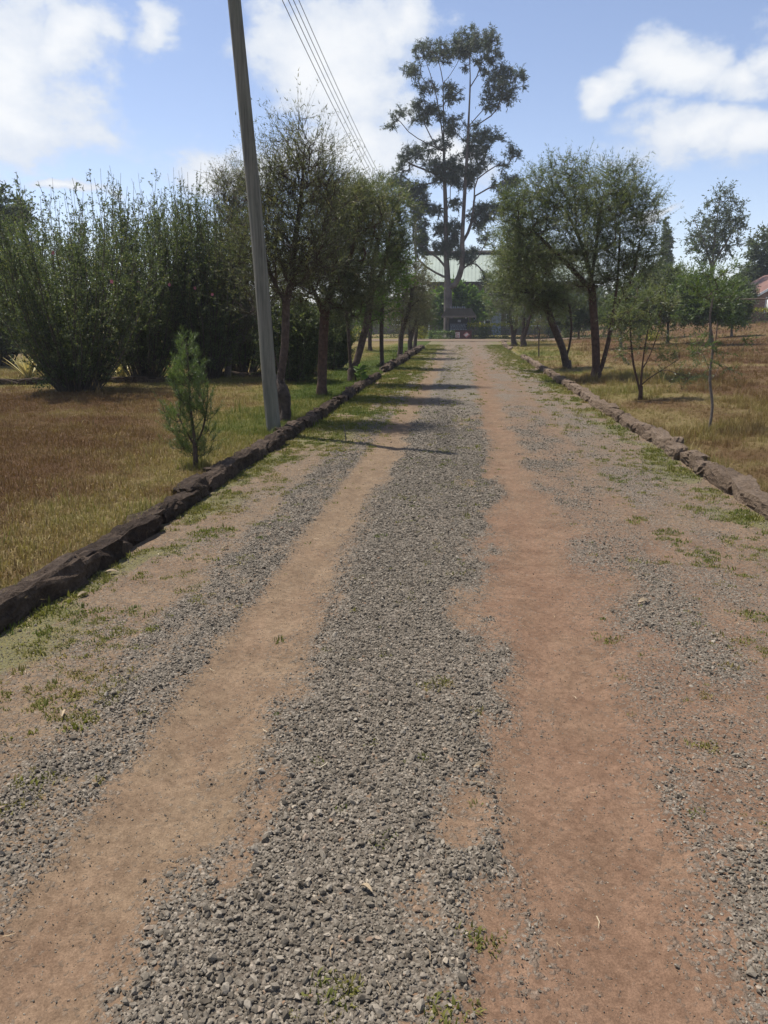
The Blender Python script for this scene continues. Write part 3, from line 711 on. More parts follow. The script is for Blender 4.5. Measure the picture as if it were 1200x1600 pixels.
def foliage(tips, bdir, rng, ntw, twL, nlf, lfL, lfW, spread=0.75, up=0.1, lspread=0.7, droop=0.0, tw_r=0.003):
    n = len(tips)
    o = np.repeat(tips, ntw, 0); d = nrm(np.repeat(bdir, ntw, 0) * 0.7 + rng.normal(0, spread, (n * ntw, 3)) + np.array([0, 0, up]))
    L = twL * rng.uniform(0.5, 1.25, n * ntw)
    o = o - d * (L * rng.uniform(0, 0.3, len(L)))[:, None]
    tw = prism_twigs(o, d, L, tw_r)
    oo = np.repeat(o, nlf, 0); dd = np.repeat(d, nlf, 0); u = rng.uniform(0.12, 1.0, len(oo))
    oo = oo + dd * (u * np.repeat(L, nlf))[:, None]
    ld = nrm(dd * 0.7 + rng.normal(0, lspread, oo.shape) + np.array([0, 0, -droop]))
    lf = leaves(oo, ld, lfL * rng.uniform(0.6, 1.25, len(oo)), lfW * rng.uniform(0.7, 1.3, len(oo)), rng, lfW < 0.03)
    clump = np.repeat(rng.random(n), ntw * nlf) * 0.5 + rng.random(len(oo)) * 0.5
    return tw, lf, np.repeat(clump, 3 if lfW < 0.03 else 4)
def ell_tips(ells, Y, n, rng, depth=1.0, surf=0.5):
    """points inside picture ellipses placed at depth Y; n spread by area"""
    ar = np.array([e[2] * e[3] for e in ells], float); ar = ar * np.array([e[4] if len(e) > 4 else 1.0 for e in ells]); ar /= ar.sum()
    out = []
    for e, a in zip(ells, ar):
        k = max(1, int(round(n * a))); q = nrm(rng.normal(size=(k, 3))) * (rng.random((k, 1)) ** (surf)) 
        s = Y / 1200 * 1.03
        dy = rng.normal(0, 0.25) * e[2] * s * depth
        c = P(e[0], e[1], Y)
        rr = np.array([e[2] * s, max(e[2], e[3]) * s * depth, e[3] * s])
        out.append(c + q * rr + np.array([0, dy, 0]))
    return np.concatenate(out)
def make_tree(name, label, Y, base_px, trunks_px, ells, seed, ntips, r_base, leafm, barkm, step=0.22, r_tip=0.006, fol=None, depth=0.9,
              minz=0.4, climb=0.9, arch=0.12, group=None, cat='tree', zb=None, taper=0.0):
    rng = np.random.default_rng(seed)
    base = G(base_px[0], base_px[1]) if Y is None else P(base_px[0], base_px[1], Y)
    Yd = base[1]; BASES.append((base[0], base[1], r_base))
    base[2] = float(terrain(base[0], base[1])) - 0.03 if zb is None else zb
    sk = Skel(rng, step)
    for i, tp in enumerate(trunks_px):
        pts = []
        off = rng.normal(0, 0.12 * Yd / 20) if i else 0.0
        for j, q in enumerate(tp):
            w = P(q[0], q[1], Yd); w[1] += off * min(1, j / 2.0); pts.append(w)
        if i == 0: pts[0] = base.copy()
        sk.trunk(pts)
    tips = ell_tips(ells, Yd, ntips, rng, depth)
    ends = sk.grow(tips, base[2] + minz, climb, arch)
    parts = sk.finish(r_base, r_tip, taper)
    E_ = np.array(ends); par = np.array(sk.par)
    bd = nrm(sk.P[E_] - sk.P[par[E_]])
    (tw, lf, rnd) = foliage(sk.P[E_], bd, rng, **fol)
    # root flare
    fl = [tube(np.array([base + [0, 0, -0.05], base + [0, 0, 0.06], base + [0, 0, 0.30]]), np.array([r_base * 1.55, r_base * 1.3, r_base * 0.95]), 8)] if r_base > 0.03 else []
    V, Q = cat_geo(parts + fl)
    root = empty(name, base, label, cat, group)
    put('trunk', mesh_np('trunk', V - base, [Q], barkm, smooth=True), root)
    V, Q = tw
    put('twigs', mesh_np('twigs', V - base, [Q], M['twig'] if barkm is not M['bark_gum'] else barkm), root)
    V, Q = lf
    put('crown', mesh_np('crown', V - base, [Q], leafm, {'rnd': rnd}), root)
    return root

BB = dict(ntw=6, twL=0.55, nlf=15, lfL=0.095, lfW=0.013, spread=0.42, up=0.22, lspread=0.42)
BBfar = dict(ntw=6, twL=0.6, nlf=11, lfL=0.15, lfW=0.024, spread=0.45, up=0.15, lspread=0.55)
DRY = dict(ntw=6, twL=0.6, nlf=12, lfL=0.075, lfW=0.011, spread=0.36, up=0.5, lspread=0.42)
GL = 'bottlebrush trees along the dark kerb'; GR = 'bottlebrush trees along the sunlit kerb'
make_tree('bottlebrush_tree', 'sparse brown bottlebrush tree standing right behind the utility pole', None, (441, 652),
          [[(441, 652), (438, 600), (445, 540), (447, 472)], [(447, 472), (430, 445), (415, 405), (408, 350)], [(447, 472), (456, 430), (460, 375), (470, 300), (474, 230)], [(456, 430), (486, 388), (512, 350)], [(438, 590), (428, 545), (412, 520)]],
          [(430, 400, 60, 65), (472, 255, 45, 62, 0.9), (440, 300, 48, 55), (505, 300, 35, 45), (480, 395, 65, 60), (405, 330, 35, 50), (395, 470, 40, 40, 0.5)], 1, 520, 0.065, M['leaf_olive'], M['bark_dark'], fol=dict(DRY, nlf=8, twL=0.75, spread=0.3), group=GL, arch=0.2)
make_tree('bottlebrush_tree', 'bottlebrush tree with a straight reddish trunk, second past the utility pole', None, (503, 617),
          [[(503, 617), (504, 560), (507, 495)], [(507, 495), (485, 440), (470, 390)], [(507, 495), (520, 430), (525, 340)], [(515, 460), (545, 410), (560, 350)]],
          [(520, 325, 60, 52), (520, 425, 72, 55), (560, 340, 50, 48), (468, 440, 42, 45), (545, 460, 45, 40)], 2, 560, 0.10, M['leaf_olive'], M['bark_red'], fol=BB, group=GL)
make_tree('bottlebrush_tree', 'fuller green bottlebrush tree with two trunks forming a V', None, (550, 597),
          [[(550, 597), (547, 560), (543, 500), (535, 440)], [(551, 585), (562, 545), (574, 490), (580, 430), (590, 370)], [(574, 470), (600, 420), (612, 360)]],
          [(590, 325, 50, 42), (602, 375, 40, 48), (565, 425, 65, 42), (618, 318, 20, 26), (555, 310, 45, 30), (540, 380, 50, 45), (620, 390, 20, 30)], 3, 560, 0.10, M['leaf_bottlebrush'], M['bark_dark'], fol=BB, group=GL, step=0.28)
make_tree('bottlebrush_tree', 'slim bottlebrush tree with yellow green crown and stake thin trunk', None, (597, 573),
          [[(597, 573), (596, 520), (598, 470), (600, 430)]], [(602, 440, 34, 34), (590, 478, 36, 24), (612, 412, 28, 26), (570, 490, 25, 20)], 4, 160, 0.07, M['leaf_lime'], M['bark_dark'], fol=dict(BBfar, lfL=0.11, lfW=0.035, nlf=9), group=GL, step=0.35)
make_tree('bottlebrush_tree', 'brownish round crowned bottlebrush where the far dark kerb ends', None, (625, 558),
          [[(625, 558), (627, 520), (630, 470)], [(627, 520), (640, 480), (645, 450)]], [(632, 440, 34, 38), (626, 488, 30, 26), (648, 450, 26, 34)], 5, 170, 0.11, M['leaf_dry'], M['bark_dark'], fol=BBfar, group=GL, step=0.4)
make_tree('bottlebrush_tree', 'far brown bottlebrush in front of the small yellow bush', None, (641, 550),
          [[(641, 550), (640, 520), (638, 480)], [(640, 530), (650, 500), (655, 470)]], [(650, 455, 26, 36), (655, 490, 22, 28), (640, 490, 20, 24)], 6, 130, 0.12, M['leaf_dry'], M['bark_dark'], fol=BBfar, group=GL, step=0.5)
make_tree('bottlebrush_tree', 'farthest bottlebrush on the dark kerb side, nearest the notice shelter', None, (648, 545),
          [[(648, 545), (650, 520), (655, 480)]], [(662, 470, 20, 30), (664, 500, 16, 20)], 7, 90, 0.1, M['leaf_bottlebrush'], M['bark_dark'], fol=BBfar, group=GL, step=0.5)
make_tree('bottlebrush_tree', 'grey green twiggy bottlebrush rising among the tall shrubs left of the pole', None, (356, 592),
          [[(356, 592), (360, 520), (365, 440), (368, 360)], [(360, 500), (378, 440), (385, 360)]], [(366, 330, 30, 55), (362, 430, 34, 60), (384, 290, 20, 30), (380, 500, 34, 38), (352, 300, 16, 30)], 8, 420, 0.08, M['leaf_dry'], M['bark_grey'], fol=DRY, group=GL)
make_tree('bottlebrush_tree', 'small dark tree far back on the green lawn past the trunks', None, (578, 548),
          [[(578, 548), (578, 520), (580, 490)]], [(584, 488, 26, 20), (565, 495, 18, 14)], 9, 70, 0.1, M['leaf_bottlebrush'], M['bark_dark'], fol=BBfar, group=GL, step=0.5)
# the other side
make_tree('bottlebrush_tree', 'largest bottlebrush tree, spreading crown over two dark red trunks', None, (931, 593),
          [[(931, 593), (931, 545), (926, 470), (921, 425), (906, 375), (882, 325)], [(936, 588), (950, 535), (958, 488), (965, 430), (968, 370)], [(923, 440), (932, 390), (940, 330), (950, 290)], [(925, 455), (895, 420), (860, 385), (835, 360)], [(958, 488), (985, 440), (1000, 380)]],
          [(870, 300, 58, 40), (930, 335, 70, 50), (962, 300, 40, 38), (1000, 335, 32, 38), (905, 400, 80, 46), (830, 335, 48, 44), (985, 400, 45, 45), (885, 266, 38, 18, 0.7), (950, 270, 16, 18, 0.6), (1012, 305, 12, 16, 0.6), (822, 400, 40, 46), (950, 440, 45, 30, 0.7), (800, 320, 20, 25)], 20, 1150, 0.125, M['leaf_bottlebrush'], M['bark_red'], r_tip=0.004, fol=dict(BB, ntw=6, droop=0.12), group=GR, step=0.26)
make_tree('bottlebrush_tree', 'dark bottlebrush with a trunk leaning towards the road', None, (886, 577),
          [[(886, 577), (879, 545), (864, 508), (850, 468), (835, 430)], [(886, 560), (893, 520), (892, 490), (885, 450)]], [(830, 420, 45, 55), (852, 465, 36, 30), (808, 375, 38, 48), (872, 462, 34, 30), (800, 440, 30, 35), (850, 400, 35, 30)], 21, 520, 0.12, M['leaf_bottlebrush'], M['bark_dark'], fol=dict(BB, lfL=0.12, lfW=0.016, droop=0.2, up=-0.05), group=GR, step=0.3)
make_tree('bottlebrush_tree', 'far bottlebrush with drooping olive crown before the yellow hedge', None, (818, 543),
          [[(818, 543), (817, 520), (820, 480)], [(818, 525), (828, 495), (832, 460)]], [(822, 450, 28, 40), (835, 480, 22, 28), (815, 490, 22, 24)], 22, 150, 0.16, M['leaf_bottlebrush'], M['bark_dark'], fol=BBfar, group=GR, step=0.5)
make_tree('bottlebrush_tree', 'farthest bottlebrush on the sunlit side, beside the pale building wall', None, (803, 541),
          [[(803, 541), (801, 520), (795, 480)], [(803, 528), (808, 500), (808, 460)]], [(790, 440, 28, 40), (785, 485, 26, 26), (805, 480, 22, 30), (772, 460, 18, 28), (800, 410, 24, 22)], 23, 200, 0.15, M['leaf_bottlebrush'], M['bark_dark'], fol=BBfar, group=GR, step=0.5)
SAP = dict(ntw=7, twL=0.30, nlf=15, lfL=0.07, lfW=0.011, spread=0.45, up=0.25, lspread=0.45, tw_r=0.002)
make_tree('young_tree', 'leafy multi-stemmed bottlebrush sapling in front of the largest tree', None, (1000, 628),
          [[(1000, 628), (1003, 580), (1008, 540), (1018, 490)], [(1000, 610), (991, 570), (988, 530), (985, 480)], [(1003, 580), (1020, 545), (1035, 500)], [(1001, 600), (1030, 580), (1060, 560)]],
          [(1000, 520, 34, 36), (1045, 560, 30, 24, 0.7), (978, 490, 26, 36), (1012, 470, 36, 30), (1040, 480, 22, 26), (1060, 590, 26, 16, 0.6), (985, 560, 20, 22, 0.5), (1080, 580, 20, 18, 0.5)], 24, 95, 0.035, M['leaf_bottlebrush'], M['bark_red'], fol=dict(SAP, nlf=13, lfL=0.08, lfW=0.011), group='saplings by the sunlit kerb', step=0.15, r_tip=0.004, minz=0.15)
make_tree('young_tree', 'thin nearly bare sapling with a small tufted top nearest the camera', None, (1107, 678),
          [[(1107, 678), (1113, 635), (1109, 590), (1114, 540), (1109, 500), (1114, 465)], [(1112, 600), (1130, 560), (1150, 530)], [(1110, 580), (1095, 545), (1085, 520)]],
          [(1114, 455, 34, 34), (1085, 435, 18, 24), (1140, 440, 18, 24), (1140, 545, 30, 30, 0.35), (1090, 540, 24, 30, 0.35), (1115, 520, 20, 25, 0.4)], 25, 34, 0.02, M['leaf_young'], M['bark_grey'], fol=SAP, group='saplings by the sunlit kerb', step=0.12, r_tip=0.003, minz=0.5)
make_tree('young_tree', 'little brown stick sapling on the verge before the far bottlebrush trees', None, (842, 560),
          [[(842, 560), (842, 530), (843, 515)]], [(842, 508, 8, 12), (846, 525, 6, 10)], 26, 14, 0.03, M['leaf_dry'], M['bark_dark'], fol=SAP, group='saplings by the sunlit kerb', step=0.2, minz=0.5)
# young feathery shrub on the lawn
make_tree('young_tree', 'young feathery bright green upright shrub on the brown lawn beside the dark kerb', None, (306, 732),
          [[(306, 732), (304, 690), (298, 640), (294, 570), (290, 525)], [(304, 700), (316, 670), (322, 620), (318, 570)], [(303, 695), (285, 665), (272, 640)]],
          [(292, 560, 14, 32), (300, 600, 28, 34), (290, 650, 30, 36), (318, 640, 20, 34), (266, 655, 12, 30, 0.6), (300, 690, 26, 18), (325, 680, 10, 22, 0.6), (278, 600, 14, 24), (270, 690, 12, 14, 0.4), (300, 712, 20, 9, 1.3), (286, 704, 14, 9, 1.2), (318, 706, 10, 9)], 27, 215, 0.028, M['leaf_young'], M['bark_dark'],
          fol=dict(ntw=3, twL=0.17, nlf=26, lfL=0.055, lfW=0.0042, spread=0.22, up=0.85, lspread=0.33, tw_r=0.0016), step=0.07, r_tip=0.0022, minz=0.06, arch=-0.1, cat='shrub')

# ------------------------------------------------------------------ giant gum tree (picture crop coordinates)
def cr(x, y): return (560 + x / 3.637, 20 + y / 3.637)
GUM = [(650, 150, 130, 50), (740, 170, 55, 60), (580, 190, 80, 55), (430, 200, 105, 45), (480, 240, 60, 38), (620, 220, 80, 48), (325, 335, 62, 48), (350, 220, 48, 40), (740, 250, 58, 48), (700, 290, 38, 28),
       (390, 420, 62, 42), (530, 445, 50, 42), (515, 490, 58, 42), (605, 310, 18, 30), (770, 330, 70, 48), (850, 340, 58, 46), (920, 360, 36, 36), (940, 400, 16, 24), (790, 430, 88, 56), (850, 480, 56, 48), (750, 520, 48, 46),
       (340, 530, 52, 34), (350, 590, 58, 52), (390, 560, 38, 56), (440, 560, 48, 46), (235, 575, 40, 32), (190, 630, 26, 40), (460, 600, 38, 28), (550, 640, 58, 46), (540, 690, 48, 36), (680, 675, 58, 42), (740, 710, 76, 50),
       (650, 740, 58, 56), (680, 800, 68, 46), (720, 860, 46, 46), (640, 800, 38, 38), (320, 790, 58, 46), (385, 775, 56, 40), (270, 845, 48, 46), (235, 890, 36, 32), (470, 750, 46, 36), (440, 880, 76, 56), (520, 860, 78, 56),
       (480, 930, 66, 46), (570, 900, 58, 56), (540, 960, 38, 38), (640, 910, 46, 56), (620, 970, 28, 28), (870, 785, 46, 36), (820, 860, 26, 32), (900, 810, 22, 22), (830, 970, 66, 36), (880, 955, 38, 30), (840, 1025, 18, 20),
       (555, 1080, 32, 36), (690, 1110, 66, 36), (780, 1110, 58, 42), (720, 1160, 46, 36), (690, 1200, 36, 36), (650, 1150, 28, 28), (180, 960, 46, 36), (260, 970, 58, 42), (290, 1040, 66, 56), (350, 1000, 46, 46),
       (370, 1090, 76, 50), (430, 1130, 46, 36), (330, 1150, 46, 36), (350, 1220, 46, 46), (360, 1290, 42, 46), (360, 1350, 36, 42), (470, 1220, 56, 46), (550, 1230, 46, 46), (470, 1330, 56, 36), (540, 1300, 46, 46),
       (560, 1370, 46, 28), (640, 1370, 36, 32), (610, 1400, 56, 26), (725, 1280, 24, 36), (720, 1495, 34, 34)]
GUM_E = [(*cr(x, y), a / 3.637 * 0.98, b_ / 3.637 * 0.88, 1.0 + 0.7 * (y > 900)) for x, y, a, b_ in GUM]
gb = (700, 528)
gum_tr = [[gb, (700, 490), cr(508, 1560), cr(500, 1380), cr(495, 1100), cr(488, 900), cr(485, 700), cr(482, 400)],
          [cr(515, 1590), cr(560, 1525), cr(590, 1440), cr(590, 1300), cr(600, 1100), cr(615, 850), cr(625, 650), cr(635, 400), cr(630, 240)],
          [cr(585, 1460), cr(680, 1390), cr(715, 1320), cr(735, 1285)], [cr(500, 1430), cr(420, 1370), cr(350, 1320), cr(310, 1290)], [cr(495, 1510), cr(380, 1440), cr(340, 1400), cr(280, 1380)],
          [cr(340, 1400), cr(325, 1340), cr(312, 1280), cr(320, 1200)], [cr(595, 1300), cr(635, 1220), cr(655, 1100), cr(670, 960), cr(760, 890), cr(830, 845)],
          [cr(485, 760), cr(465, 600), cr(432, 430), cr(385, 280)], [cr(482, 400), cr(470, 330), cr(455, 260)], [cr(482, 420), cr(520, 360), cr(560, 300)], [cr(500, 1120), cr(520, 1080), cr(523, 1000)],
          [cr(470, 810), cr(420, 720), cr(380, 640)], [cr(460, 780), cr(370, 730), cr(300, 690), cr(240, 620)], [cr(622, 650), cr(700, 560), cr(760, 500)], [cr(632, 440), cr(680, 350), cr(700, 290)], [cr(630, 660), cr(740, 600), cr(800, 540)],
          [cr(665, 1040), cr(740, 1000), cr(800, 980)], [cr(490, 940), cr(400, 900), cr(300, 860)]]
make_tree('gum_tree', 'towering gum tree with open tiered crown behind the notice shelter', 74.0, gb, gum_tr, GUM_E, 40, 1250, 0.42, M['leaf_gum'], M['bark_gum'],
          fol=dict(ntw=8, twL=0.65, nlf=13, lfL=0.24, lfW=0.05, spread=0.65, up=0.0, lspread=0.55, droop=0.4, tw_r=0.008), step=0.9, r_tip=0.03, depth=1.0, minz=6, climb=0.7, arch=0.02, zb=0.0, taper=0.72)

# ------------------------------------------------------------------ background trees
FARF = dict(ntw=7, twL=0.9, nlf=7, lfL=0.34, lfW=0.13, spread=0.65, up=0.0, lspread=0.7, droop=0.15, tw_r=0.01)
def bgtree(name, label, Y, base, tr, ells, seed, n, rb, leafm, fol=FARF, cat='tree', group='trees behind the field', step=0.8, depth=0.9):
    p = P(base[0], base[1], Y)
    return make_tree(name, label, Y, base, tr, ells, seed, n, rb, M[leafm], M['bark_grey'], step=step, r_tip=0.015, fol=fol, depth=depth, minz=0.3, group=group, cat=cat)
bgtree('young_gum_tree', 'slender open gum tree rising above the bushes behind the brown field', 75, (1112, 500), [[(1112, 500), (1112, 440), (1116, 380), (1124, 310)], [(1113, 410), (1135, 380), (1150, 350)], [(1113, 420), (1100, 380), (1090, 360)]],
       [(1130, 305, 14, 18), (1122, 335, 30, 26), (1118, 370, 42, 28), (1095, 365, 22, 24), (1146, 350, 20, 24), (1104, 398, 26, 18), (1158, 342, 10, 10), (1135, 385, 22, 16)], 50, 170, 0.18, 'leaf_far', dict(FARF, lfL=0.26, lfW=0.085))
bgtree('broadleaf_tree', 'dense dark tree behind the small brick house at the picture edge', 84, (1200, 500), [[(1200, 500), (1200, 450), (1205, 400)]], [(1205, 385, 30, 34), (1192, 420, 32, 28), (1215, 420, 35, 30), (1168, 430, 22, 16), (1190, 450, 30, 18)], 51, 260, 0.3, 'leaf_far')
bgtree('cypress_tree', 'narrow pointed cypress peeking out beside the largest bottlebrush crown', 110, (1041, 500), [[(1041, 500), (1041, 420), (1040, 350)]], [(1040, 352, 1.6, 10), (1041, 368, 4, 14), (1041, 390, 6, 20), (1041, 420, 7, 25)], 52, 120, 0.2, 'leaf_far', dict(FARF, twL=0.5, up=0.5))
bgtree('broadleaf_tree', 'dark tree whose top shows over the shrubs at the far left edge', 38, (14, 560), [[(14, 560), (14, 480), (14, 400), (16, 350)]], [(10, 345, 30, 24), (26, 322, 12, 12), (-4, 300, 8, 16), (40, 335, 12, 12), (-30, 340, 30, 40)], 53, 170, 0.16, 'leaf_far', dict(FARF, lfL=0.2, lfW=0.08, twL=0.6))
bgtree('broadleaf_tree', 'bright green broadleaf tree in front of the green roofed building', 79, (708, 522), [[(708, 522), (710, 490), (715, 465)]], [(695, 468, 16, 14), (725, 470, 26, 16), (745, 478, 22, 12), (715, 455, 18, 10), (688, 490, 16, 14), (735, 488, 26, 9), (760, 484, 10, 8), (672, 480, 14, 18)], 54, 240, 0.2, 'leaf_lime', dict(FARF, lfL=0.42, lfW=0.2), depth=0.6)
for lab, Y, bx, ells, sd, lm in (
    ('feathery green bush below the slender gum tree', 42, (1112, 505), [(1085, 455, 30, 26), (1130, 466, 28, 24), (1105, 482, 40, 18), (1085, 497, 30, 9), (1130, 497, 28, 9)], 60, 'leaf_young'),
    ('grey green bush between the saplings and the cypress', 45, (1045, 510), [(1045, 445, 34, 30), (1020, 475, 28, 28), (1062, 472, 28, 28), (1040, 500, 34, 10)], 61, 'leaf_bottlebrush'),
    ('rounded dark bush beside the goal frame post', 50, (1145, 505), [(1148, 475, 22, 20), (1140, 488, 24, 14), (1146, 499, 22, 7)], 62, 'leaf_shrub'),
    ('low dark green bush beneath the largest bottlebrush', 40, (972, 512), [(972, 492, 34, 20), (985, 475, 22, 18)], 63, 'leaf_shrub'),
    ('tall grey green bush right behind the largest bottlebrush crown', 55, (1000, 508), [(1000, 435, 36, 36), (985, 472, 30, 28), (1028, 425, 22, 22), (995, 498, 30, 10)], 64, 'leaf_far'),
    ('loose pale bush in front of the dark tree near the brick house', 66, (1158, 498), [(1158, 462, 18, 16), (1150, 450, 14, 12)], 65, 'leaf_far'),
    ('wide dark bush behind the trunks on the sunlit side', 52, (905, 512), [(905, 485, 40, 22), (870, 490, 30, 16), (895, 504, 40, 7)], 66, 'leaf_far')):
    base = P(bx[0], bx[1], Y)
    bgtree('bush', lab, Y, bx, [[bx, (bx[0], bx[1] - 25), (bx[0] + 3, bx[1] - 45)], [bx, (bx[0] - 12, bx[1] - 40)], [bx, (bx[0] + 14, bx[1] - 38)]], ells, sd, 230, 0.07, lm,
           dict(FARF, ntw=7, twL=0.6, nlf=9, lfL=0.2, lfW=0.05, up=0.25), 'bush', 'bushes along the far side of the field', 0.5)

# ------------------------------------------------------------------ tall vase-shaped shrubs
M['pink'] = simple('pink_flower', (0.5, 0.16, 0.19), 0.6, 0.2)
def vase_shrub(label, base_px, left_px, right_px, top_py, seed, nst=60, dens=1.0, round_top=False):
    rng = np.random.default_rng(seed)
    base = G(*base_px); base[2] = float(terrain(base[0], base[1])) - 0.03; Y = base[1]
    xl, xr = P(left_px, 450, Y)[0] - base[0], P(right_px, 450, Y)[0] - base[0]
    Ht = P(base_px[0], top_py, Y)[2] - base[2]
    parts, tparts, lo, ld, rn = [], [], [], [], []
    rb = 0.24 + 0.04 * (xr - xl)
    for i in range(nst):
        wisp = False
        a = rng.uniform(0, 6.28); u = math.sqrt(rng.random())
        b0 = base + np.array([math.cos(a) * rb * u, math.sin(a) * rb * u, 0])
        ca, sa = math.cos(a), math.sin(a)
        ex = (xr if ca > 0 else -xl) * u * abs(ca) * np.sign(ca); ey = 0.5 * (xr - xl) * u * sa
        h = Ht * (rng.uniform(0.82, 1.04) - 0.12 * u ** 2) if not round_top else Ht * math.sqrt(max(0.15, 1 - 0.75 * u * u)) * rng.uniform(0.88, 1.0)
        if not round_top and rng.random() < 0.30: h *= rng.uniform(1.06, 1.24); wisp = True
        e = base + np.array([ex, ey, h])
        c1 = b0 + np.array([ex * 0.45, ey * 0.45, h * (0.34 if not round_top else 0.22)])
        t = np.linspace(0, 1, 10)[:, None]
        q = (1 - t) ** 2 * b0 + 2 * t * (1 - t) * c1 + t * t * e + rng.normal(0, 0.035, (10, 3)) * t + np.array([[rng.normal(0, 0.22), rng.normal(0, 0.22), 0]]) * t * (1 - t) * 2
        rad = np.linspace(0.017, 0.0035, 10)
        parts.append(tube(q, rad, 4))
        # side shoots
        k = int(34 * dens)
        tt = 0.10 + 0.88 * rng.random(k) ** (1.15 if wisp else 0.95); idx = tt * 9; i0 = idx.astype(int); fr = (idx - i0)[:, None]
        so = q[i0] * (1 - fr) + q[np.minimum(i0 + 1, 9)] * fr
        sd = nrm(nrm(q[np.minimum(i0 + 1, 9)] - q[i0]) * 0.6 + rng.normal(0, 0.55, (k, 3)) + np.array([0, 0, 0.35]))
        sl = rng.uniform(0.18, 0.55, k) * (1.0 - 0.55 * sm(tt, 0.7, 1.0))
        tparts.append(prism_twigs(so, sd, sl, 0.003))
        m_ = np.maximum(5, (sl * 74).astype(int))
        oo = np.repeat(so, m_, 0) + np.repeat(sd, m_, 0) * (rng.random(m_.sum()) * np.repeat(sl, m_))[:, None]
        lo.append(oo); ld.append(nrm(np.repeat(sd, m_, 0) * 0.5 + rng.normal(0, 0.7, oo.shape)))
    V, Q = cat_geo(parts)
    root = empty('tall_shrub', base, label, 'shrub', 'tall dark shrubs on the lawn')
    put('stems', mesh_np('stems', V - base, [Q], M['twig']), root)
    V, Q = cat_geo(tparts); put('twigs', mesh_np('twigs', V - base, [Q], M['twig']), root)
    lo, ld = np.concatenate(lo), np.concatenate(ld); n = len(lo)
    V, Q = leaves(lo, ld, rng.uniform(0.04, 0.075, n), rng.uniform(0.02, 0.034, n), rng, True)
    put('leaves', mesh_np('leaves', V - base, [Q], M['leaf_shrub'], {'rnd': np.repeat(rng.random(n), 3)}), root)
    return root, lo, base
sh = []
sh.append(vase_shrub('big dark vase shaped shrub standing in front of the stone edging', (122, 611), -35, 260, 330, 70, 125, 1.0))
sh.append(vase_shrub('tall upright shrub between the two spiky variegated agaves and the feathery young shrub', (228, 595), 140, 330, 300, 71, 105))
sh.append(vase_shrub('tall shrub behind the feathery young shrub, with long bare shoots', (325, 593), 245, 410, 296, 72, 95))
sh.append(vase_shrub('rounded dark shrub showing just left of the utility pole foot', (379, 585), 315, 445, 320, 73, 80))
sh.append(vase_shrub('black shaded shrub between the utility pole and the straight reddish trunk', (455, 597), 395, 505, 430, 74, 80, 1.1, True))
sh.append(vase_shrub('black shaded shrub just past the straight reddish trunk', (518, 577), 485, 548, 440, 75, 60, 1.1, True))
sh.append(vase_shrub('dark shrub cut off by the edge of the picture behind the agave', (2, 571), -90, 95, 325, 76, 95))
sh.append(vase_shrub('shrub standing behind the near corner one, filling the gap above the first agave', (75, 574), -20, 180, 325, 77, 95))
sh.append(vase_shrub('shrub in the second row behind the tall upright one', (290, 572), 210, 370, 305, 78, 85))
# pink blossoms on the shrubs
for (r_, lo, base), spots in ((sh[0], [(175, 440), (83, 395)]), (sh[1], [(216, 440), (265, 445)]), (sh[2], [(305, 450), (332, 460)])):
    for px, py in spots:
        p = P(px, py, base[1] - 0.9); mb = MB()
        for k in range(5):
            a = k * 1.257; d = np.array([math.cos(a), -0.4, math.sin(a)]) * 0.045; w = np.array([-math.sin(a), 0, math.cos(a)]) * 0.02
            q = p - base; mb.poly([q, q + d * 0.6 + w, q + d, q + d * 0.6 - w])
        mb.build('blossom', M['pink'], r_)

# ------------------------------------------------------------------ agaves
m, nt, b = mat('agave_leaf')
at = nd(nt, 'ShaderNodeAttribute', attribute_name='edge')
nt.links.new(ramp(nt, at.outputs['Fac'], [(0.08, (0.2, 0.24, 0.1)), (0.3, (0.7, 0.6, 0.28))]), b.inputs['Base Color']); b.inputs['Roughness'].default_value = 0.45
def agave(label, px, py, h, seed):
    rng = np.random.default_rng(seed); base = G(px, py); base[2] = float(terrain(base[0], base[1]))
    root = empty('agave', base, label, 'agave', 'variegated agaves')
    for i in range(24):
        a = i * 2.4 + rng.normal(0, 0.15); til = 0.15 + 0.95 * (i / 24); L = h * rng.uniform(0.85, 1.1)
        V, E_ = [], []
        dv = np.array([math.cos(a), math.sin(a), 0]); sv = np.array([-math.sin(a), math.cos(a), 0])
        p = dv * 0.05
        for k in range(7):
            u = k / 6; ang = til * (0.8 + 0.35 * u); w = 0.045 * (0.75 + 0.9 * u - 1.6 * u * u) * h / 0.6 + 0.002
            up_ = np.array([0, 0, 1.0]) * math.sin(ang) - 0 * dv
            nrmv = -dv * math.cos(ang) + np.array([0, 0, math.sin(ang)])
            V += [p - sv * w + nrmv * 0.012, p, p + sv * w + nrmv * 0.012]; E_ += [1, 0, 1]
            p = p + (dv * math.sin(ang) + np.array([0, 0, math.cos(ang)])) * L / 6
        Fq = [(3 * k + c, 3 * k + c + 1, 3 * k + c + 4, 3 * k + c + 3) for k in range(6) for c in (0, 1)]
        put('leaf', mesh_np('leaf', np.array(V), [np.array(Fq)], m, {'edge': np.array(E_)}, smooth=True), root)
agave('spiky variegated agave in a gap between dark shrubs near the picture edge', 44, 591, 0.72, 1)
agave('spiky yellow striped agave between the two largest shrubs', 190, 592, 0.62, 2)

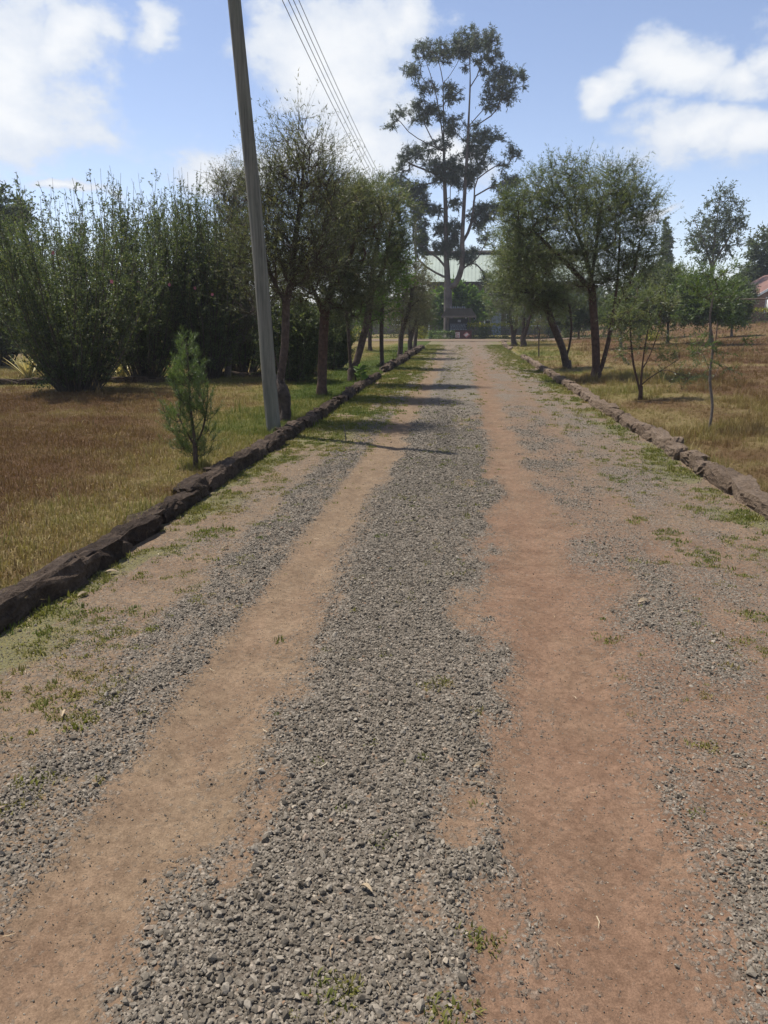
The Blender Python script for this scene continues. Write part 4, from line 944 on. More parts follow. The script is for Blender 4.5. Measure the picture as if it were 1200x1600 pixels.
# ------------------------------------------------------------------ utility pole and wires
m, nt, b = mat('weathered_pole_wood')
tc = nd(nt, 'ShaderNodeTexCoord'); mp = nd(nt, 'ShaderNodeMapping'); mp.inputs['Scale'].default_value = (26, 26, 0.9)
nt.links.new(tc.outputs['Object'], mp.inputs[0])
f = noise(nt, mp.outputs[0], 1.0, 7, 0.7); f2 = noise(nt, tc.outputs['Object'], 2.2, 4, 0.6)
c = ramp(nt, f, [(0.28, (0.055, 0.05, 0.042)), (0.5, (0.15, 0.145, 0.12)), (0.75, (0.24, 0.225, 0.185))])
nt.links.new(mixc(nt, 1.0, c, ramp(nt, f2, [(0.3, (0.8, 0.85, 0.78)), (0.7, (1.05, 1, 0.95))]), 'MULTIPLY'), b.inputs['Base Color']); b.inputs['Roughness'].default_value = 0.85
bp = nd(nt, 'ShaderNodeBump'); bp.inputs['Strength'].default_value = 0.7; bp.inputs['Distance'].default_value = 0.02; nt.links.new(f, bp.inputs['Height']); nt.links.new(bp.outputs[0], b.inputs['Normal'])
M['pole'] = m
M['steel'] = simple('galvanised_steel', (0.3, 0.3, 0.3), 0.45, 0.2); M['porcelain'] = simple('brown_porcelain', (0.12, 0.05, 0.03), 0.3, 0.1)
PY_ = 10.75
pp = [P(429, 677, PY_), P(421, 600, PY_), P(412, 480, PY_), P(399, 330, PY_), P(382, 160, PY_), P(366, 0, PY_)]
pb = pp[0].copy(); pb[2] = -0.05; slope = (pp[5] - pp[4]) / (pp[5] - pp[4])[2]
pp = [pb] + pp[1:] + [pp[5] + slope * (7.5 - pp[5][2])]
line = smooth_line(pp, 44)
def pole(label, line, r0, r1, root_loc):
    root = empty('utility_pole', root_loc, label, 'utility pole', 'utility poles carrying the wires')
    base = np.array(root_loc)
    mb = MB(); rr = np.linspace(r0, r1, len(line)); rr[0] *= 1.05
    mb.tube(line - base, rr, 14); mb.build('shaft', M['pole'], root, smooth=True)
    pts = []
    for k in range(4):
        z = 6.62 + 0.22 * k
        i = int(np.argmin(np.abs(line[:, 2] - z))); c = line[i] + np.array([r1 + 0.06, 0, z - line[i][2]])
        pts.append(c.copy()); c = c - base
        MB().tube([c + [-0.07, 0, 0], c + [0.0, 0, 0]], [0.012, 0.012], 6).build('bracket', M['steel'], root)
        MB().tube([c + [0, 0, -0.045], c + [0, 0, -0.02], c, c + [0, 0, 0.02], c + [0, 0, 0.045]], [0.03, 0.036, 0.022, 0.036, 0.03], 10).build('insulator', M['porcelain'], root, smooth=True)
    return pts
w0 = pole('leaning weathered grey wooden utility pole beside the dark kerb', line, 0.105, 0.078, tuple(pb))
l2 = np.array([[-3.2, 52, -0.1], [-3.2, 52, 2], [-3.2, 52, 4], [-3.2, 52, 6.0], [-3.2, 52, 7.5]])
l2 = smooth_line(l2, 30)
w1 = pole('distant wooden utility pole hidden among the roadside trees', l2, 0.10, 0.075, (-3.2, 52, 0.0))
M['wire'] = simple('aluminium_wire', (0.06, 0.06, 0.065), 0.6, 0.1)
wl = ['lowest', 'second lowest', 'second highest', 'highest']
for k in range(4):
    t = np.linspace(0, 1, 40)[:, None]
    q = w0[k] * (1 - t) + w1[k] * t; q[:, 2] -= (4 * 0.85 * (t * (1 - t)))[:, 0]
    mb = MB(); mb.tube(q, np.full(40, 0.0065), 5)
    tag(mb.build('power_line', M['wire'], None, smooth=True), wl[k] + ' of the four overhead wires strung from the utility pole', 'wire', 'overhead wires')
    # the span that arrives from behind the camera
    e = w0[k] + np.array([0.1, -40, 0.0]); q = w0[k] * (1 - t) + e * t; q[:, 2] -= (4 * 0.85 * (t * (1 - t)))[:, 0]

# ------------------------------------------------------------------ stump by the pole
M['stump'] = simple('charred_stump', (0.06, 0.045, 0.036), 0.95, 0.5, 12, 1.0, 30)
sb = G(443, 656); sb[2] = 0.03
root = empty('tree_stump', sb, 'short dark broken stump at the foot of the pole', 'stump')
rs = np.random.default_rng(33)
zz_ = np.linspace(-0.05, 0.62, 14); rz_ = np.interp(zz_, [-0.05, 0.05, 0.2, 0.36, 0.48, 0.58, 0.62], [0.115, 0.085, 0.07, 0.10, 0.115, 0.085, 0.05])
V, Q = tube(np.stack([0.05 * np.sin(zz_ * 7), 0 * zz_, zz_], 1), rz_, 12)
a_ = np.arctan2(V[:, 1], V[:, 0]); V[:, :2] *= (1 + 0.45 * (fbm(a_ * 1.6 + 9, V[:, 2] * 7, 91) - 0.5) * 2 * 0.6)[:, None]
top = len(V) - 12; V[top:, 2] += rs.uniform(-0.12, 0.10, 12)
put('wood', mesh_np('wood', V, [Q, np.arange(top, top + 12)[None]], M['stump']), root)
mb = MB(); mb.tube([(0.0, 0, 0.40), (-0.10, 0, 0.66), (-0.17, 0.02, 0.84)], [0.045, 0.036, 0.024], 7); mb.build('broken_branch', M['bark_grey'], root)

# ------------------------------------------------------------------ little broadleaf seedling, stick, fallen leaves
sb = G(563, 598, 0.05)
root = empty('seedling', sb, 'small bright broadleaf seedling at the end of the dark kerb', 'seedling')
MB().tube([(0, 0, -0.02), (0.02, 0, 0.22), (0.0, 0, 0.42)], [0.009, 0.007, 0.004], 5).build('stem', M['bark_grey'], root)
rs = np.random.default_rng(9)
for i in range(16):
    o = np.array([[0.01, 0, 0.12 + 0.02 * i]]); a = i * 2.4; d = nrm(np.array([[math.cos(a), math.sin(a), 0.25]]))
    V, Q = leaves(o, d, np.array([0.22]) * rs.uniform(0.7, 1.1), np.array([0.13]), rs)
    put('leaf', mesh_np('leaf', V, [Q], M['leaf_lime'], {'rnd': np.full(4, rs.random())}), root)
sb = G(541, 690, 0.0)
mb = MB(); mb.tube([(0, 0, -0.03), (-0.01, 0, 0.1), (-0.035, 0.01, 0.24)], [0.008, 0.007, 0.004], 6)
tag(mb.build('stick', M['bark_grey'], None, sb), 'thin upright stick poking out of the verge across the pole shadow', 'stick')
M['dead_leaf'] = simple('dead_leaf', (0.36, 0.28, 0.18), 0.7, 0.25, 20)
for px, py, L, a, lab in ((175, 898, 0.085, 0.3, 'curled pale dead leaf against the dark kerb'), (130, 933, 0.075, 1.2, 'flat pale dead leaf below the curled one at the dark kerb'), (750, 1205, 0.05, 0.5, 'white slivered leaf on the grey gravel strip'),
                          (1005, 945, 0.09, 0.7, 'pale bent leaf on the stony verge right of the red track'), (98, 1122, 0.06, 2.0, 'tan leaf on the weedy verge above the left wheel track'), (572, 1400, 0.045, 2.6, 'small orange tan leaf among the gravel'),
                          (352, 860, 0.06, 1.0, 'small pale leaf beside the weeds of the left verge')):
    c = G(px, py, 0.0); c[2] = float(road_z(c[0], c[1])) + 0.014; mb = MB()
    V = []
    for k in range(6):
        u = k / 5; w = L * 0.17 * math.sin(math.pi * (0.08 + 0.86 * u)); V.append((L * (u - 0.5), w, 0.012 * math.sin(u * 3) + w * 0.35, -w))
    for k in range(5):
        x0, y0, z0, n0 = V[k]; x1, y1, z1, n1 = V[k + 1]
        mb.poly([(x0, 0, z0 * 0.4), (x1, 0, z1 * 0.4), (x1, y1, z1), (x0, y0, z0)]); mb.poly([(x1, 0, z1 * 0.4), (x0, 0, z0 * 0.4), (x0, n0, z0), (x1, n1, z1)])
    o = mb.build('fallen_leaf', M['dead_leaf'], None, c); o.rotation_euler = (0.15, 0.1, a); tag(o, lab, 'leaf', 'fallen leaves on the road')

# ------------------------------------------------------------------ clipped hedges
def hedge(name, label, x0, x1, y0, y1, z0, z1, n, leafm, seed, lf=0.12, top=None, round_=False, group=None, cat='hedge'):
    rng = np.random.default_rng(seed)
    cx, cy = (x0 + x1) / 2, (y0 + y1) / 2
    base = np.array([cx, cy, z0])
    u = rng.uniform(-1, 1, (n, 3)); k = rng.integers(0, 3, n); sgn = rng.choice([-1.0, 1.0], n)
    u[np.arange(n), k] = sgn * (1 - np.abs(rng.normal(0, 0.12, n)))
    if round_: u = nrm(rng.normal(size=(n, 3))) * (1 - np.abs(rng.normal(0, 0.12, (n, 1))))
    hx, hy, hz = (x1 - x0) / 2, (y1 - y0) / 2, (z1 - z0) / 2
    p = u * np.array([hx, hy, hz]); p[:, 2] += hz
    p += rng.normal(0, 0.05, p.shape); p[:, 2] *= 1 + 0.12 * (fbm(p[:, 0] * 0.8 + 50, p[:, 1] * 0.8, seed) - 0.5)
    p[:, 2] = np.maximum(p[:, 2], 0.02)
    d = nrm(u * 0.7 + rng.normal(0, 0.7, p.shape))
    V, Q = leaves(p, d, lf * rng.uniform(0.6, 1.3, n), lf * 0.55 * rng.uniform(0.6, 1.3, n), rng)
    root = empty(name, base, label, cat, group)
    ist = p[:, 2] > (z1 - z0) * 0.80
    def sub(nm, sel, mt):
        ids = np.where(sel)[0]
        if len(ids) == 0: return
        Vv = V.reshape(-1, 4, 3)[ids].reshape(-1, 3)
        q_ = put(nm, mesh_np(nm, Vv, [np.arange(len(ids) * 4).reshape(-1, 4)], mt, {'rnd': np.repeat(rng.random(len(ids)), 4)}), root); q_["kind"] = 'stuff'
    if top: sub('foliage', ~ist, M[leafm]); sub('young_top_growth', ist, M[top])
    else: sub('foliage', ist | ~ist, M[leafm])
    st = MB()
    for i in range(max(3, int((x1 - x0) / 0.5))):
        x = rng.uniform(-hx, hx) * 0.85; y = rng.uniform(-hy, hy) * 0.7
        st.tube([(x, y, -0.05), (x + rng.normal(0, .1), y, hz), (x + rng.normal(0, .2), y + rng.normal(0, .1), hz * 1.7)], [0.03, 0.02, 0.008], 4)
    st.build('stems', M['twig'], root)["kind"] = 'stuff'
    return root
def wx(px, Y): return float(P(px, 505, Y)[0])
GH = 'clipped hedges before the buildings'
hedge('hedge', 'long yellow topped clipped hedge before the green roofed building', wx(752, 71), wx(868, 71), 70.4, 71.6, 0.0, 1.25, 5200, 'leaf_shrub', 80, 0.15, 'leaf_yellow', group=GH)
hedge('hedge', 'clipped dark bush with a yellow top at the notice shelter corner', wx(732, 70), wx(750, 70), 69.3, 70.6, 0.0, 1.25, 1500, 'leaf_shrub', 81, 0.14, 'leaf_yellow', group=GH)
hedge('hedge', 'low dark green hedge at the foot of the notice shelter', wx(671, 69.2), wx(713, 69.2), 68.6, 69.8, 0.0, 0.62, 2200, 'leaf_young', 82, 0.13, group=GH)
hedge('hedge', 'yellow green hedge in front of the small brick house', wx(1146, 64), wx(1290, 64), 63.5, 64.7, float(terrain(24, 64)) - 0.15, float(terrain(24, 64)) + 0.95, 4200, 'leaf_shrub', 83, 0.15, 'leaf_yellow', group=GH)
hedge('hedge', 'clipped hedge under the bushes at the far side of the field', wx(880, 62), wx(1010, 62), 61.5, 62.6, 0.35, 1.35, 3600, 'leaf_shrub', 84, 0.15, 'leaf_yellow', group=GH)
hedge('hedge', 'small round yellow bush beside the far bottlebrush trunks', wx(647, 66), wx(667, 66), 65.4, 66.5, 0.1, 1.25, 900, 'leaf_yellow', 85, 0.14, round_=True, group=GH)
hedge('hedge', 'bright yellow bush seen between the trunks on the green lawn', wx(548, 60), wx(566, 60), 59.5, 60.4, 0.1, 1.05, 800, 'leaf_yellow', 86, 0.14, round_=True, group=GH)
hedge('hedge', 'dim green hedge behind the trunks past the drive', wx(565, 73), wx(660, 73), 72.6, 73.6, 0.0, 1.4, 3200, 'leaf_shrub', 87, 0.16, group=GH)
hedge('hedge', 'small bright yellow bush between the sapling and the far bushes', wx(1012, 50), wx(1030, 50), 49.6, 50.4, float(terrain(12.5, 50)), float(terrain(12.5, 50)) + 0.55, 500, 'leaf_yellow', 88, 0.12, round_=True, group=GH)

# ------------------------------------------------------------------ main building
def brick_mat(name, c1, c2, mortar, sx=0.44, rowh=0.2):
    m, nt, b = mat(name)
    tc = nd(nt, 'ShaderNodeTexCoord'); mp = nd(nt, 'ShaderNodeMapping'); mp.inputs['Rotation'].default_value = (math.pi / 2, 0, 0)
    nt.links.new(tc.outputs['Object'], mp.inputs[0])
    br = nd(nt, 'ShaderNodeTexBrick'); nt.links.new(mp.outputs[0], br.inputs[0])
    br.inputs['Color1'].default_value = (*c1, 1); br.inputs['Color2'].default_value = (*c2, 1); br.inputs['Mortar'].default_value = (*mortar, 1)
    br.inputs['Scale'].default_value = 1.0; br.inputs['Brick Width'].default_value = sx; br.inputs['Row Height'].default_value = rowh; br.inputs['Mortar Size'].default_value = 0.012
    f = noise(nt, tc.outputs['Object'], 1.5, 5, 0.6)
    nt.links.new(mixc(nt, 1.0, br.outputs[0], ramp(nt, f, [(0.3, (0.75, 0.75, 0.75)), (0.7, (1.1, 1.1, 1.1))]), 'MULTIPLY'), b.inputs['Base Color']); b.inputs['Roughness'].default_value = 0.9
    return m
M['brick_dark'] = brick_mat('dark_stone_block', (0.13, 0.10, 0.085), (0.17, 0.13, 0.105), (0.2, 0.18, 0.16))
M['brick_red'] = brick_mat('brown_brick', (0.2, 0.105, 0.075), (0.26, 0.15, 0.105), (0.32, 0.27, 0.23), 0.3, 0.12)
M['roof_green'] = simple('pale_green_sheet', (0.29, 0.335, 0.285), 0.5, 0.12, 0.6)
M['roof_red'] = simple('rusty_red_sheet', (0.17, 0.085, 0.062), 0.6, 0.3, 1.2)
M['dark_wood'] = simple('dark_wood', (0.055, 0.045, 0.04), 0.8, 0.3)
M['white_paint'] = simple('white_paint', (0.66, 0.66, 0.64), 0.6, 0.1)
M['grey_paint'] = simple('grey_blue_paint', (0.24, 0.28, 0.33), 0.6, 0.12)
M['shingle'] = simple('dark_shingle', (0.014, 0.013, 0.0125), 0.9, 0.4, 3, spec=0.06)
m, nt, b = mat('window_glass'); b.inputs['Base Color'].default_value = (0.02, 0.024, 0.028, 1); b.inputs['Roughness'].default_value = 0.08; M['glass'] = m
def window(root, x, y, z, w, h, cols=2, rows=2):
    f = MB(); t = 0.07
    f.box(x, x + t, y - 0.06, y + 0.02, z, z + h); f.box(x + w - t, x + w, y - 0.06, y + 0.02, z, z + h)
    f.box(x + t, x + w - t, y - 0.06, y + 0.02, z, z + t); f.box(x + t, x + w - t, y - 0.06, y + 0.02, z + h - t, z + h)
    for c in range(1, cols): f.box(x + w * c / cols - 0.03, x + w * c / cols + 0.03, y - 0.05, y + 0.015, z + t, z + h - t)
    for r in range(1, rows): f.box(x + t, x + w - t, y - 0.055, y + 0.01, z + h * r / rows - 0.03, z + h * r / rows + 0.03)
    o = f.build('window', M['white_paint'], root)
    for c in range(cols):
        for r in range(rows):
            MB().box(x + w * c / cols + 0.032, x + w * (c + 1) / cols - 0.032, y - 0.01, y + 0.003, z + h * r / rows + 0.032, z + h * (r + 1) / rows - 0.032).build('pane', M['glass'], o)
    return o
YB = 88.0
xl, xr = float(P(671, 450, YB)[0]), float(P(930, 450, YB)[0])
root = empty('green_roofed_building', (0, YB, 0), 'two storey dark stone building with pale green sheet roof behind the gum tree', 'building')
# walls (front wall pierced by windows is read as panels between openings)
ze = 5.7; zr = 8.9
wins = []
xs = xl + 0.8; 
for i in range(8):
    xw = xl + 1.4 + i * 2.35
    if xw + 1.5 < xr: wins.append(xw)
mb = MB()
def wall_row(mb, x0, x1, y0, y1, z0, z1, ops, zo0, zo1):
    mb.box(x0, x1, y0, y1, z0, zo0); mb.box(x0, x1, y0, y1, zo1, z1)
    cur = x0
    for a, b_ in ops:
        mb.box(cur, a, y0, y1, zo0, zo1); cur = b_
    mb.box(cur, x1, y0, y1, zo0, zo1)
ops = [(w, w + 1.45) for w in wins]
wall_row(mb, xl, xr, 0, 0.25, -0.1, 2.85, ops, 0.95, 2.25)
wall_row(mb, xl, xr, 0.003, 0.253, 2.85, ze, ops, 3.75, 5.05)
mb.box(xl, xl + 0.25, 0.26, 9.0, -0.1, ze); mb.box(xr - 0.25, xr, 0.26, 9.0, -0.1, ze); mb.box(xl + 0.26, xr - 0.26, 8.75, 9.0, -0.1, ze)
mb.build('wall', M['brick_dark'], root)
mb = MB(); mb.box(xl + 0.3, xr - 0.3, 0.3, 8.7, 2.75, 2.9); mb.build('upper_floor', M['dark_wood'], root)
for w in wins:
    window(root, w + 0.01, 0.12, 0.96, 1.43, 1.28); window(root, w + 0.01, 0.12, 3.76, 1.43, 1.28)
# pitched roof of ribbed sheets
mb = MB(); x0, x1 = xl - 0.7, xr + 0.7; nr = int((x1 - x0) / 0.4)
for i in range(nr):
    a = x0 + (x1 - x0) * i / nr; c = x0 + (x1 - x0) * (i + 1) / nr; r = a + 0.07
    for y0, z0, y1, z1 in ((-1.0, ze - 0.15, 4.5, zr), (10.0, ze - 0.15, 4.5, zr)):
        mb.poly([(a, y0, z0 + 0.06), (r, y0, z0 + 0.06), (r, y1, z1 + 0.06), (a, y1, z1 + 0.06)])
        mb.poly([(r, y0, z0), (c, y0, z0), (c, y1, z1), (r, y1, z1)])
        mb.poly([(r, y0, z0), (r, y1, z1), (r, y1, z1 + 0.06), (r, y0, z0 + 0.06)])
        mb.poly([(a, y0, z0), (a, y0, z0 + 0.06), (a, y1, z1 + 0.06), (a, y1, z1)])
rf = mb.build('roof', M['roof_green'], root)
mb = MB(); mb.tube([(x0 - 0.1, 4.5, zr + 0.12), (x1 + 0.1, 4.5, zr + 0.12)], [0.26, 0.26], 10); mb.build('ridge_cap', M['dark_wood'], rf)
mb = MB(); mb.box(x0, x1, -1.1, -1.0, ze - 0.4, ze - 0.08); mb.build('fascia', M['dark_wood'], root)
mb = MB(); mb.box(x0 + 0.1, x1 - 0.1, -0.98, -0.02, ze - 0.36, ze - 0.32); mb.build('soffit', M['dark_wood'], root)
for x in (xl + 0.05, xr - 0.25):
    mb = MB(); mb.poly([(x + 0.1, 0.2, ze), (x + 0.1, 8.8, ze), (x + 0.1, 4.5, zr - 0.15)]); mb.build('gable', M['brick_dark'], root)
xd = float(P(769, 490, YB)[0])
mb = MB(); mb.box(xd, xd + 1.0, -0.06, -0.005, 0.0, 2.35); dr = mb.build('door', M['grey_paint'], root); dr["label"] = 'grey blue door'
mb = MB(); mb.box(xd + 0.82, xd + 0.9, -0.1, -0.06, 1.0, 1.15); mb.build('handle', M['steel'], dr)
mb = MB(); mb.prism([(0, -2.2, 2.72), (0, 0, 3.1), (0, 0, 3.2), (0, -2.2, 2.82)], (6.5, 0, 0), (xl - 0.3, -0.02, 0)); mb.build('porch_roof', M['dark_wood'], root)
for x in (xl, xl + 2.0, xl + 4.0, xl + 6.0):
    mb = MB(); mb.box(x, x + 0.15, -2.0, -1.85, 0, 2.76); mb.build('porch_post', M['white_paint'], root)
# lower wing on the other side
root = empty('low_wing_building', (float(P(610, 500, 92)[0]), 92, 0), 'low dark building half hidden behind the far trunks', 'building')
mb = MB(); wall_row(mb, -8, 4.2, 0, 0.25, -0.1, 2.7, [(-6.5, -5.3), (-3.5, -2.3), (0.2, 1.4)], 1.0, 2.1); mb.box(-8, -7.75, 0.26, 6, -0.1, 2.7); mb.box(3.95, 4.2, 0.26, 6, -0.1, 2.7); mb.box(-7.74, 3.94, 5.7, 6, -0.1, 2.7); mb.build('wall', M['brick_dark'], root)
for x in (-6.5, -3.5, 0.2): window(root, x + 0.01, 0.12, 1.01, 1.18, 1.08)
mb = MB(); mb.prism([(0, -0.8, 2.62), (0, 3, 4.0), (0, 6.8, 2.62), (0, 6.8, 2.7), (0, 3, 4.1), (0, -0.8, 2.7)], (13.2, 0, 0), (-8.5, 0, 0)); mb.build('roof', M['shingle'], root)

# ------------------------------------------------------------------ notice shelter
YS = 70.0
sx0, sx1 = float(P(690, 500, YS)[0]), float(P(744, 500, YS)[0]); W = sx1 - sx0; scx = (sx0 + sx1) / 2
root = empty('notice_shelter', (scx, YS, 0), 'roofed notice board shelter at the end of the road', 'notice board')
h = W / 2
for x in (-h + 0.55, h - 0.55):
    for y in (-0.0,):
        mb = MB(); mb.box(x - 0.08, x + 0.08, y - 0.08, y + 0.08, -0.1, 2.0); mb.build('post', M['bark_grey'], root, bevel=0.01)
# hipped shingle roof in courses
rows = 7
for r in range(rows):
    u0, u1 = r / rows, (r + 1) / rows
    z0, z1 = 1.95 + 0.62 * u0, 1.95 + 0.62 * u1 + 0.03
    xa, xb = h * (1 - 0.28 * u0), h * (1 - 0.28 * u1)
    ya, yb = 0.9 * (1 - 0.93 * u0), 0.9 * (1 - 0.93 * u1)
    nsh = 14
    for k in range(nsh):
        a0, a1 = -xa + 2 * xa * k / nsh, -xa + 2 * xa * (k + 0.94) / nsh
        b0, b1 = -xb + 2 * xb * k / nsh, -xb + 2 * xb * (k + 0.94) / nsh
        mb = MB(); q = [(a0, -ya, z0), (a1, -ya, z0), (b1, -yb, z1), (b0, -yb, z1)]
        mb.poly(q); mb.poly([(a0, -ya, z0 - 0.03), (a1, -ya, z0 - 0.03), (a1, -ya, z0), (a0, -ya, z0)]); mb.build('shingle', M['shingle'], root)
mb = MB(); mb.poly([(-h, 0.9, 1.93), (h, 0.9, 1.93), (h * 0.72, 0.06, 2.57), (-h * 0.72, 0.06, 2.57)])
for s_ in (-1, 1): mb.poly([(s_ * h, -0.9, 1.93), (s_ * h, 0.9, 1.93), (s_ * h * 0.72, 0.06, 2.57), (s_ * h * 0.72, -0.06, 2.57)])
mb.build('roof_back', M['shingle'], root)
mb = MB(); mb.box(-h, h, -0.97, -0.91, 1.80, 1.95); mb.build('fascia', M['bark_grey'], root)
mb = MB(); mb.box(-h, h, -0.9, 0.9, 1.86, 1.90); mb.build('ceiling', M['dark_wood'], root)
M['board'] = simple('dark_board', (0.03, 0.03, 0.036), 0.6, 0.2); M['lettering'] = simple('faded_lettering', (0.30, 0.32, 0.37), 0.7, 0.1)
mb = MB(); mb.box(-h + 0.66, h - 0.72, -0.03, 0.03, 0.35, 1.75); bd = mb.build('board', M['board'], root)
rr_ = random.Random(4)
for r in range(8):
    mb = MB(); x = -h + 0.78; z = 1.22 - r * 0.11
    while x < h - 0.9:
        w = rr_.uniform(0.06, 0.22); mb.box(x, min(x + w, h - 0.8), -0.036, -0.031, z, z + 0.045); x += w + 0.045
    mb.build('lettering', M['lettering'], bd)
mb = MB(); mb.box(-0.1, 0.18, -0.037, -0.031, 1.42, 1.62); mb.build('crest', M['lettering'], bd)
for k in range(7):      # worn pale letters standing on the ridge
    x = -0.75 + k * 0.2
    mb = MB(); mb.box(x, x + 0.05, -0.02, 0.02, 2.58, 2.76); mb.box(x + 0.055, x + 0.13, -0.02, 0.02, 2.58 + 0.09 * (k % 2), 2.63 + 0.09 * (k % 2)); mb.build('ridge_letter', M['lettering'], root)
# low red planter wall with two painted emblems
yw = 68.6; a0, a1 = float(P(711, 520, yw)[0]), float(P(737, 520, yw)[0])
M['wine'] = simple('dark_wine_paint', (0.09, 0.035, 0.035), 0.7, 0.25); M['mark_w'] = simple('faded_white_paint', (0.62, 0.52, 0.5), 0.7, 0.1); M['mark_r'] = simple('faded_red_paint', (0.45, 0.16, 0.15), 0.7, 0.1)
root = empty('planter_wall', ((a0 + a1) / 2, yw, 0), 'low dark red wall with two painted emblems before the notice shelter', 'wall'); hw = (a1 - a0) / 2
mb = MB(); mb.box(-hw, hw, 0, 0.5, -0.05, 0.72); mb.build('block', M['wine'], root, bevel=0.02)
mb = MB(); mb.box(-hw - 0.03, hw + 0.03, -0.03, 0.53, 0.73, 0.79); mb.build('coping', M['dark_wood'], root)
mb = MB(); mb.box(-hw + 0.03, -hw + 0.40, -0.012, -0.004, 0.12, 0.58); em = mb.build('emblem', M['mark_w'], root)
for q in ((-hw + 0.10, -hw + 0.33, 0.46, 0.52), (-hw + 0.10, -hw + 0.17, 0.36, 0.45), (-hw + 0.10, -hw + 0.33, 0.30, 0.355), (-hw + 0.26, -hw + 0.33, 0.21, 0.295), (-hw + 0.10, -hw + 0.33, 0.15, 0.205)):
    MB().box(q[0], q[1], -0.018, -0.013, q[2], q[3]).build('emblem_stroke', M['mark_r'], em)
mb = MB(); c = 0.28; mb.poly([(c - 0.30, -0.008, 0.36), (c, -0.008, 0.10), (c + 0.30, -0.008, 0.36), (c, -0.008, 0.62)]); em = mb.build('emblem', M['mark_r'], root)
mb = MB(); mb.poly([(c - 0.20, -0.014, 0.34), (c - 0.05, -0.014, 0.20), (c + 0.18, -0.014, 0.40), (c + 0.04, -0.014, 0.52)]); mb.build('emblem_stroke', M['mark_w'], em)

# ------------------------------------------------------------------ small brick house on the rise
YH = 68.0; zg = 1.25
hx = float(P(1178, 470, YH)[0])
root = empty('brick_house', (hx, YH, zg), 'small brown brick house with rusty red roof at the picture edge', 'house')
mb = MB(); ga = 0.55
mb.box(0, 6.5, 0, 0.2, 0, 0.9); mb.box(0, 0.9, 0, 0.2, 0.9, 2.2); mb.box(1.9, 6.5, 0, 0.2, 0.9, 2.2)
mb.prism([(0, 0.003, 2.2), (6.5, 0.003, 2.2), (3.25, 0.003, 4.05)], (0, 0.2, 0)); mb.box(0, 0.2, 0.21, 7, 0, 2.2); mb.box(6.3, 6.5, 0.21, 7, 0, 2.2); mb.box(0.21, 6.29, 6.8, 7, 0, 2.2)
mb.build('wall', M['brick_red'], root)
window(root, 0.91, 0.08, 0.92, 0.98, 1.26)
for sgn in (-1, 1):
    mb = MB(); e = 3.25 + sgn * 3.75
    mb.prism([(e, -0.5, 1.95), (3.25, -0.5, 4.17), (3.25, -0.5, 4.25), (e, -0.5, 2.03)] if sgn < 0 else [(3.25, -0.5, 4.17), (e, -0.5, 1.95), (e, -0.5, 2.03), (3.25, -0.5, 4.25)], (0, 8, 0)); mb.build('roof', M['roof_red'], root)
    mb = MB(); mb.prism([(e, -0.56, 1.85), (3.25, -0.56, 4.08), (3.25, -0.56, 4.27), (e, -0.56, 2.05)] if sgn < 0 else [(3.25, -0.56, 4.08), (e, -0.56, 1.85), (e, -0.56, 2.05), (3.25, -0.56, 4.27)], (0, 0.055, 0)); mb.build('bargeboard', M['white_paint'], root)
mb = MB(); mb.prism([(-1.6, 0.6, 1.75), (-0.01, 0.6, 2.15), (-0.01, 0.6, 2.22), (-1.6, 0.6, 1.82)], (0, 4, 0)); mb.build('lean_to_roof', M['roof_red'], root)
mb = MB(); mb.box(-1.4, -0.01, 0.9, 1.05, 0, 1.85); mb.build('lean_to_wall', M['brick_red'], root)
mb = MB(); mb.box(-1.1, -0.35, 0.85, 0.893, 0, 1.7); mb.build('door', M['grey_paint'], root)
rt = empty('water_tank', (hx + 1.0, YH - 1.6, zg), 'white water tank on a stand before the brick house', 'tank')
mb = MB(); mb.tube([(0, 0, 0.9), (0, 0, 0.95), (0, 0, 1.95), (0, 0, 2.1), (0, 0, 2.14)], [0.48, 0.52, 0.52, 0.3, 0.12], 20); mb.build('tank_body', M['white_paint'], rt, smooth=True)
for a in (0.8, 2.4, 3.9, 5.5):
    mb = MB(); x, y = 0.42 * math.cos(a), 0.42 * math.sin(a); mb.box(x - 0.04, x + 0.04, y - 0.04, y + 0.04, 0, 0.9); mb.build('leg', M['dark_wood'], rt)
# goal frame in the field
gp = P(1121, 506, 46); gz = float(terrain(gp[0], gp[1]))
root = empty('goal_frame', (gp[0], gp[1], gz), 'thin rusty metal goal frame standing in the brown field', 'goal frame')
M['rust'] = simple('rusty_pipe', (0.13, 0.09, 0.07), 0.8, 0.3)
zt = float(P(1121, 468, 46)[2]) - gz
for x, nm in ((0, 'post'), (4.8, 'post')): MB().tube([(x, 0, -0.2), (x, 0, zt)], [0.035, 0.035], 8).build(nm, M['rust'], root)
MB().tube([(-0.03, 0, zt), (4.83, 0, zt + 0.05)], [0.035, 0.035], 8).build('crossbar', M['rust'], root)

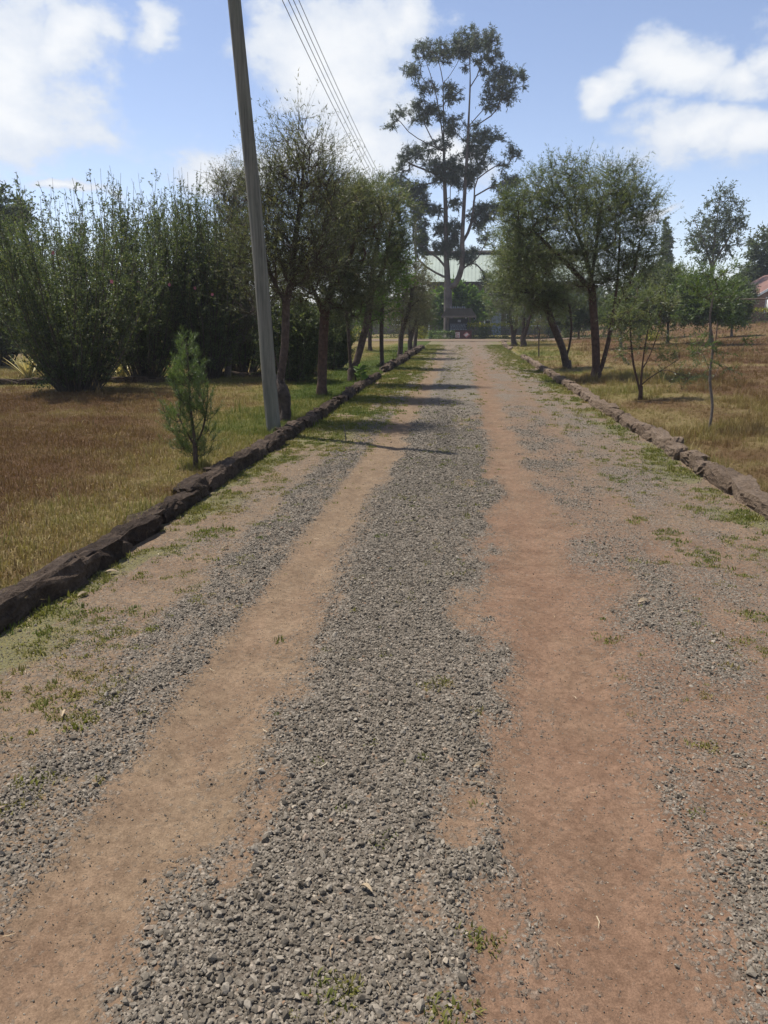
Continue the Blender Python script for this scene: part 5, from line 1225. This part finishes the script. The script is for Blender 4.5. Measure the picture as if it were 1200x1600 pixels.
# ------------------------------------------------------------------ far wood closing the horizon
rng = np.random.default_rng(90)
lo = []
for i in range(210):
    an = rng.uniform(-1.0, 0.95); d = rng.uniform(120, 190); x, y = d * math.sin(an), d * math.cos(an)
    hgt = rng.uniform(4.5, 8.0); rad = rng.uniform(3, 6)
    q = nrm(rng.normal(size=(130, 3))) * rng.random((130, 1)) ** 0.4 * np.array([rad, rad, hgt * 0.5]) + np.array([x, y, hgt * 0.5 + float(terrain(x, y)) * 0.8])
    lo.append(q)
lo = np.concatenate(lo); n = len(lo)
V, Q = leaves(lo, nrm(rng.normal(size=(n, 3))), rng.uniform(0.9, 1.8, n), rng.uniform(0.5, 1.1, n), rng)
tag(put('distant_wood', mesh_np('distant_wood', V, [Q], M['leaf_far'], {'rnd': np.repeat(rng.random(n), 4)})), 'distant line of trees closing the horizon', 'wood', kind='stuff')

# ------------------------------------------------------------------ grass crowding trunks, pole and kerbs
x, y = [], []
for bx, by, r in BASES + [(pb[0], pb[1], 0.1), (sb[0], sb[1], 0.05)]:
    if by > 50: continue
    k = int(26 + 60 * r); a = rng.uniform(0, 6.28, k); d = r + 0.03 + np.abs(rng.normal(0, 0.10, k)); x += list(bx + d * np.cos(a)); y += list(by + d * np.sin(a))
for x0, y1 in ((RL - 0.17, 22), (RR + 0.215, 35)):
    n = int(y1 * 20); yy = rng.uniform(2.5, y1, n); keep = vn(yy * 0.9, yy * 0 + x0, 81) > 0.42; yy = yy[keep]; x += list(x0 + rng.normal(0, 0.02, len(yy))); y += list(yy)
x, y = np.array(x), np.array(y)
keep = (x < RL - 0.1) | (x > RR + 0.18); x, y = x[keep], y[keep]
tufts('edge_grass', x, y, terrain(x, y), np.full(len(x), 0.55), long_src, np.clip(lawn_tint(x, y) + 0.12, 0, 1), 'longer grass left standing against trunks and kerb stones', 'grass', 0.4)

# ------------------------------------------------------------------ thin air over the whole place
hz = bpy.data.materials.new('thin_haze'); hz.use_nodes = True; nt = hz.node_tree; nt.nodes.clear()
pv = nd(nt, 'ShaderNodeVolumePrincipled'); pv.inputs['Color'].default_value = (0.86, 0.92, 1.0, 1); pv.inputs['Density'].default_value = 0.0006; pv.inputs['Anisotropy'].default_value = 0.3
nt.links.new(pv.outputs[0], nd(nt, 'ShaderNodeOutputMaterial').inputs['Volume'])
mb = MB(); mb.box(-1400, 1400, -700, 2400, -1.2, 36.0)
tag(mb.build('haze', hz), 'thin bluish midday haze in the air', 'haze', kind='stuff')
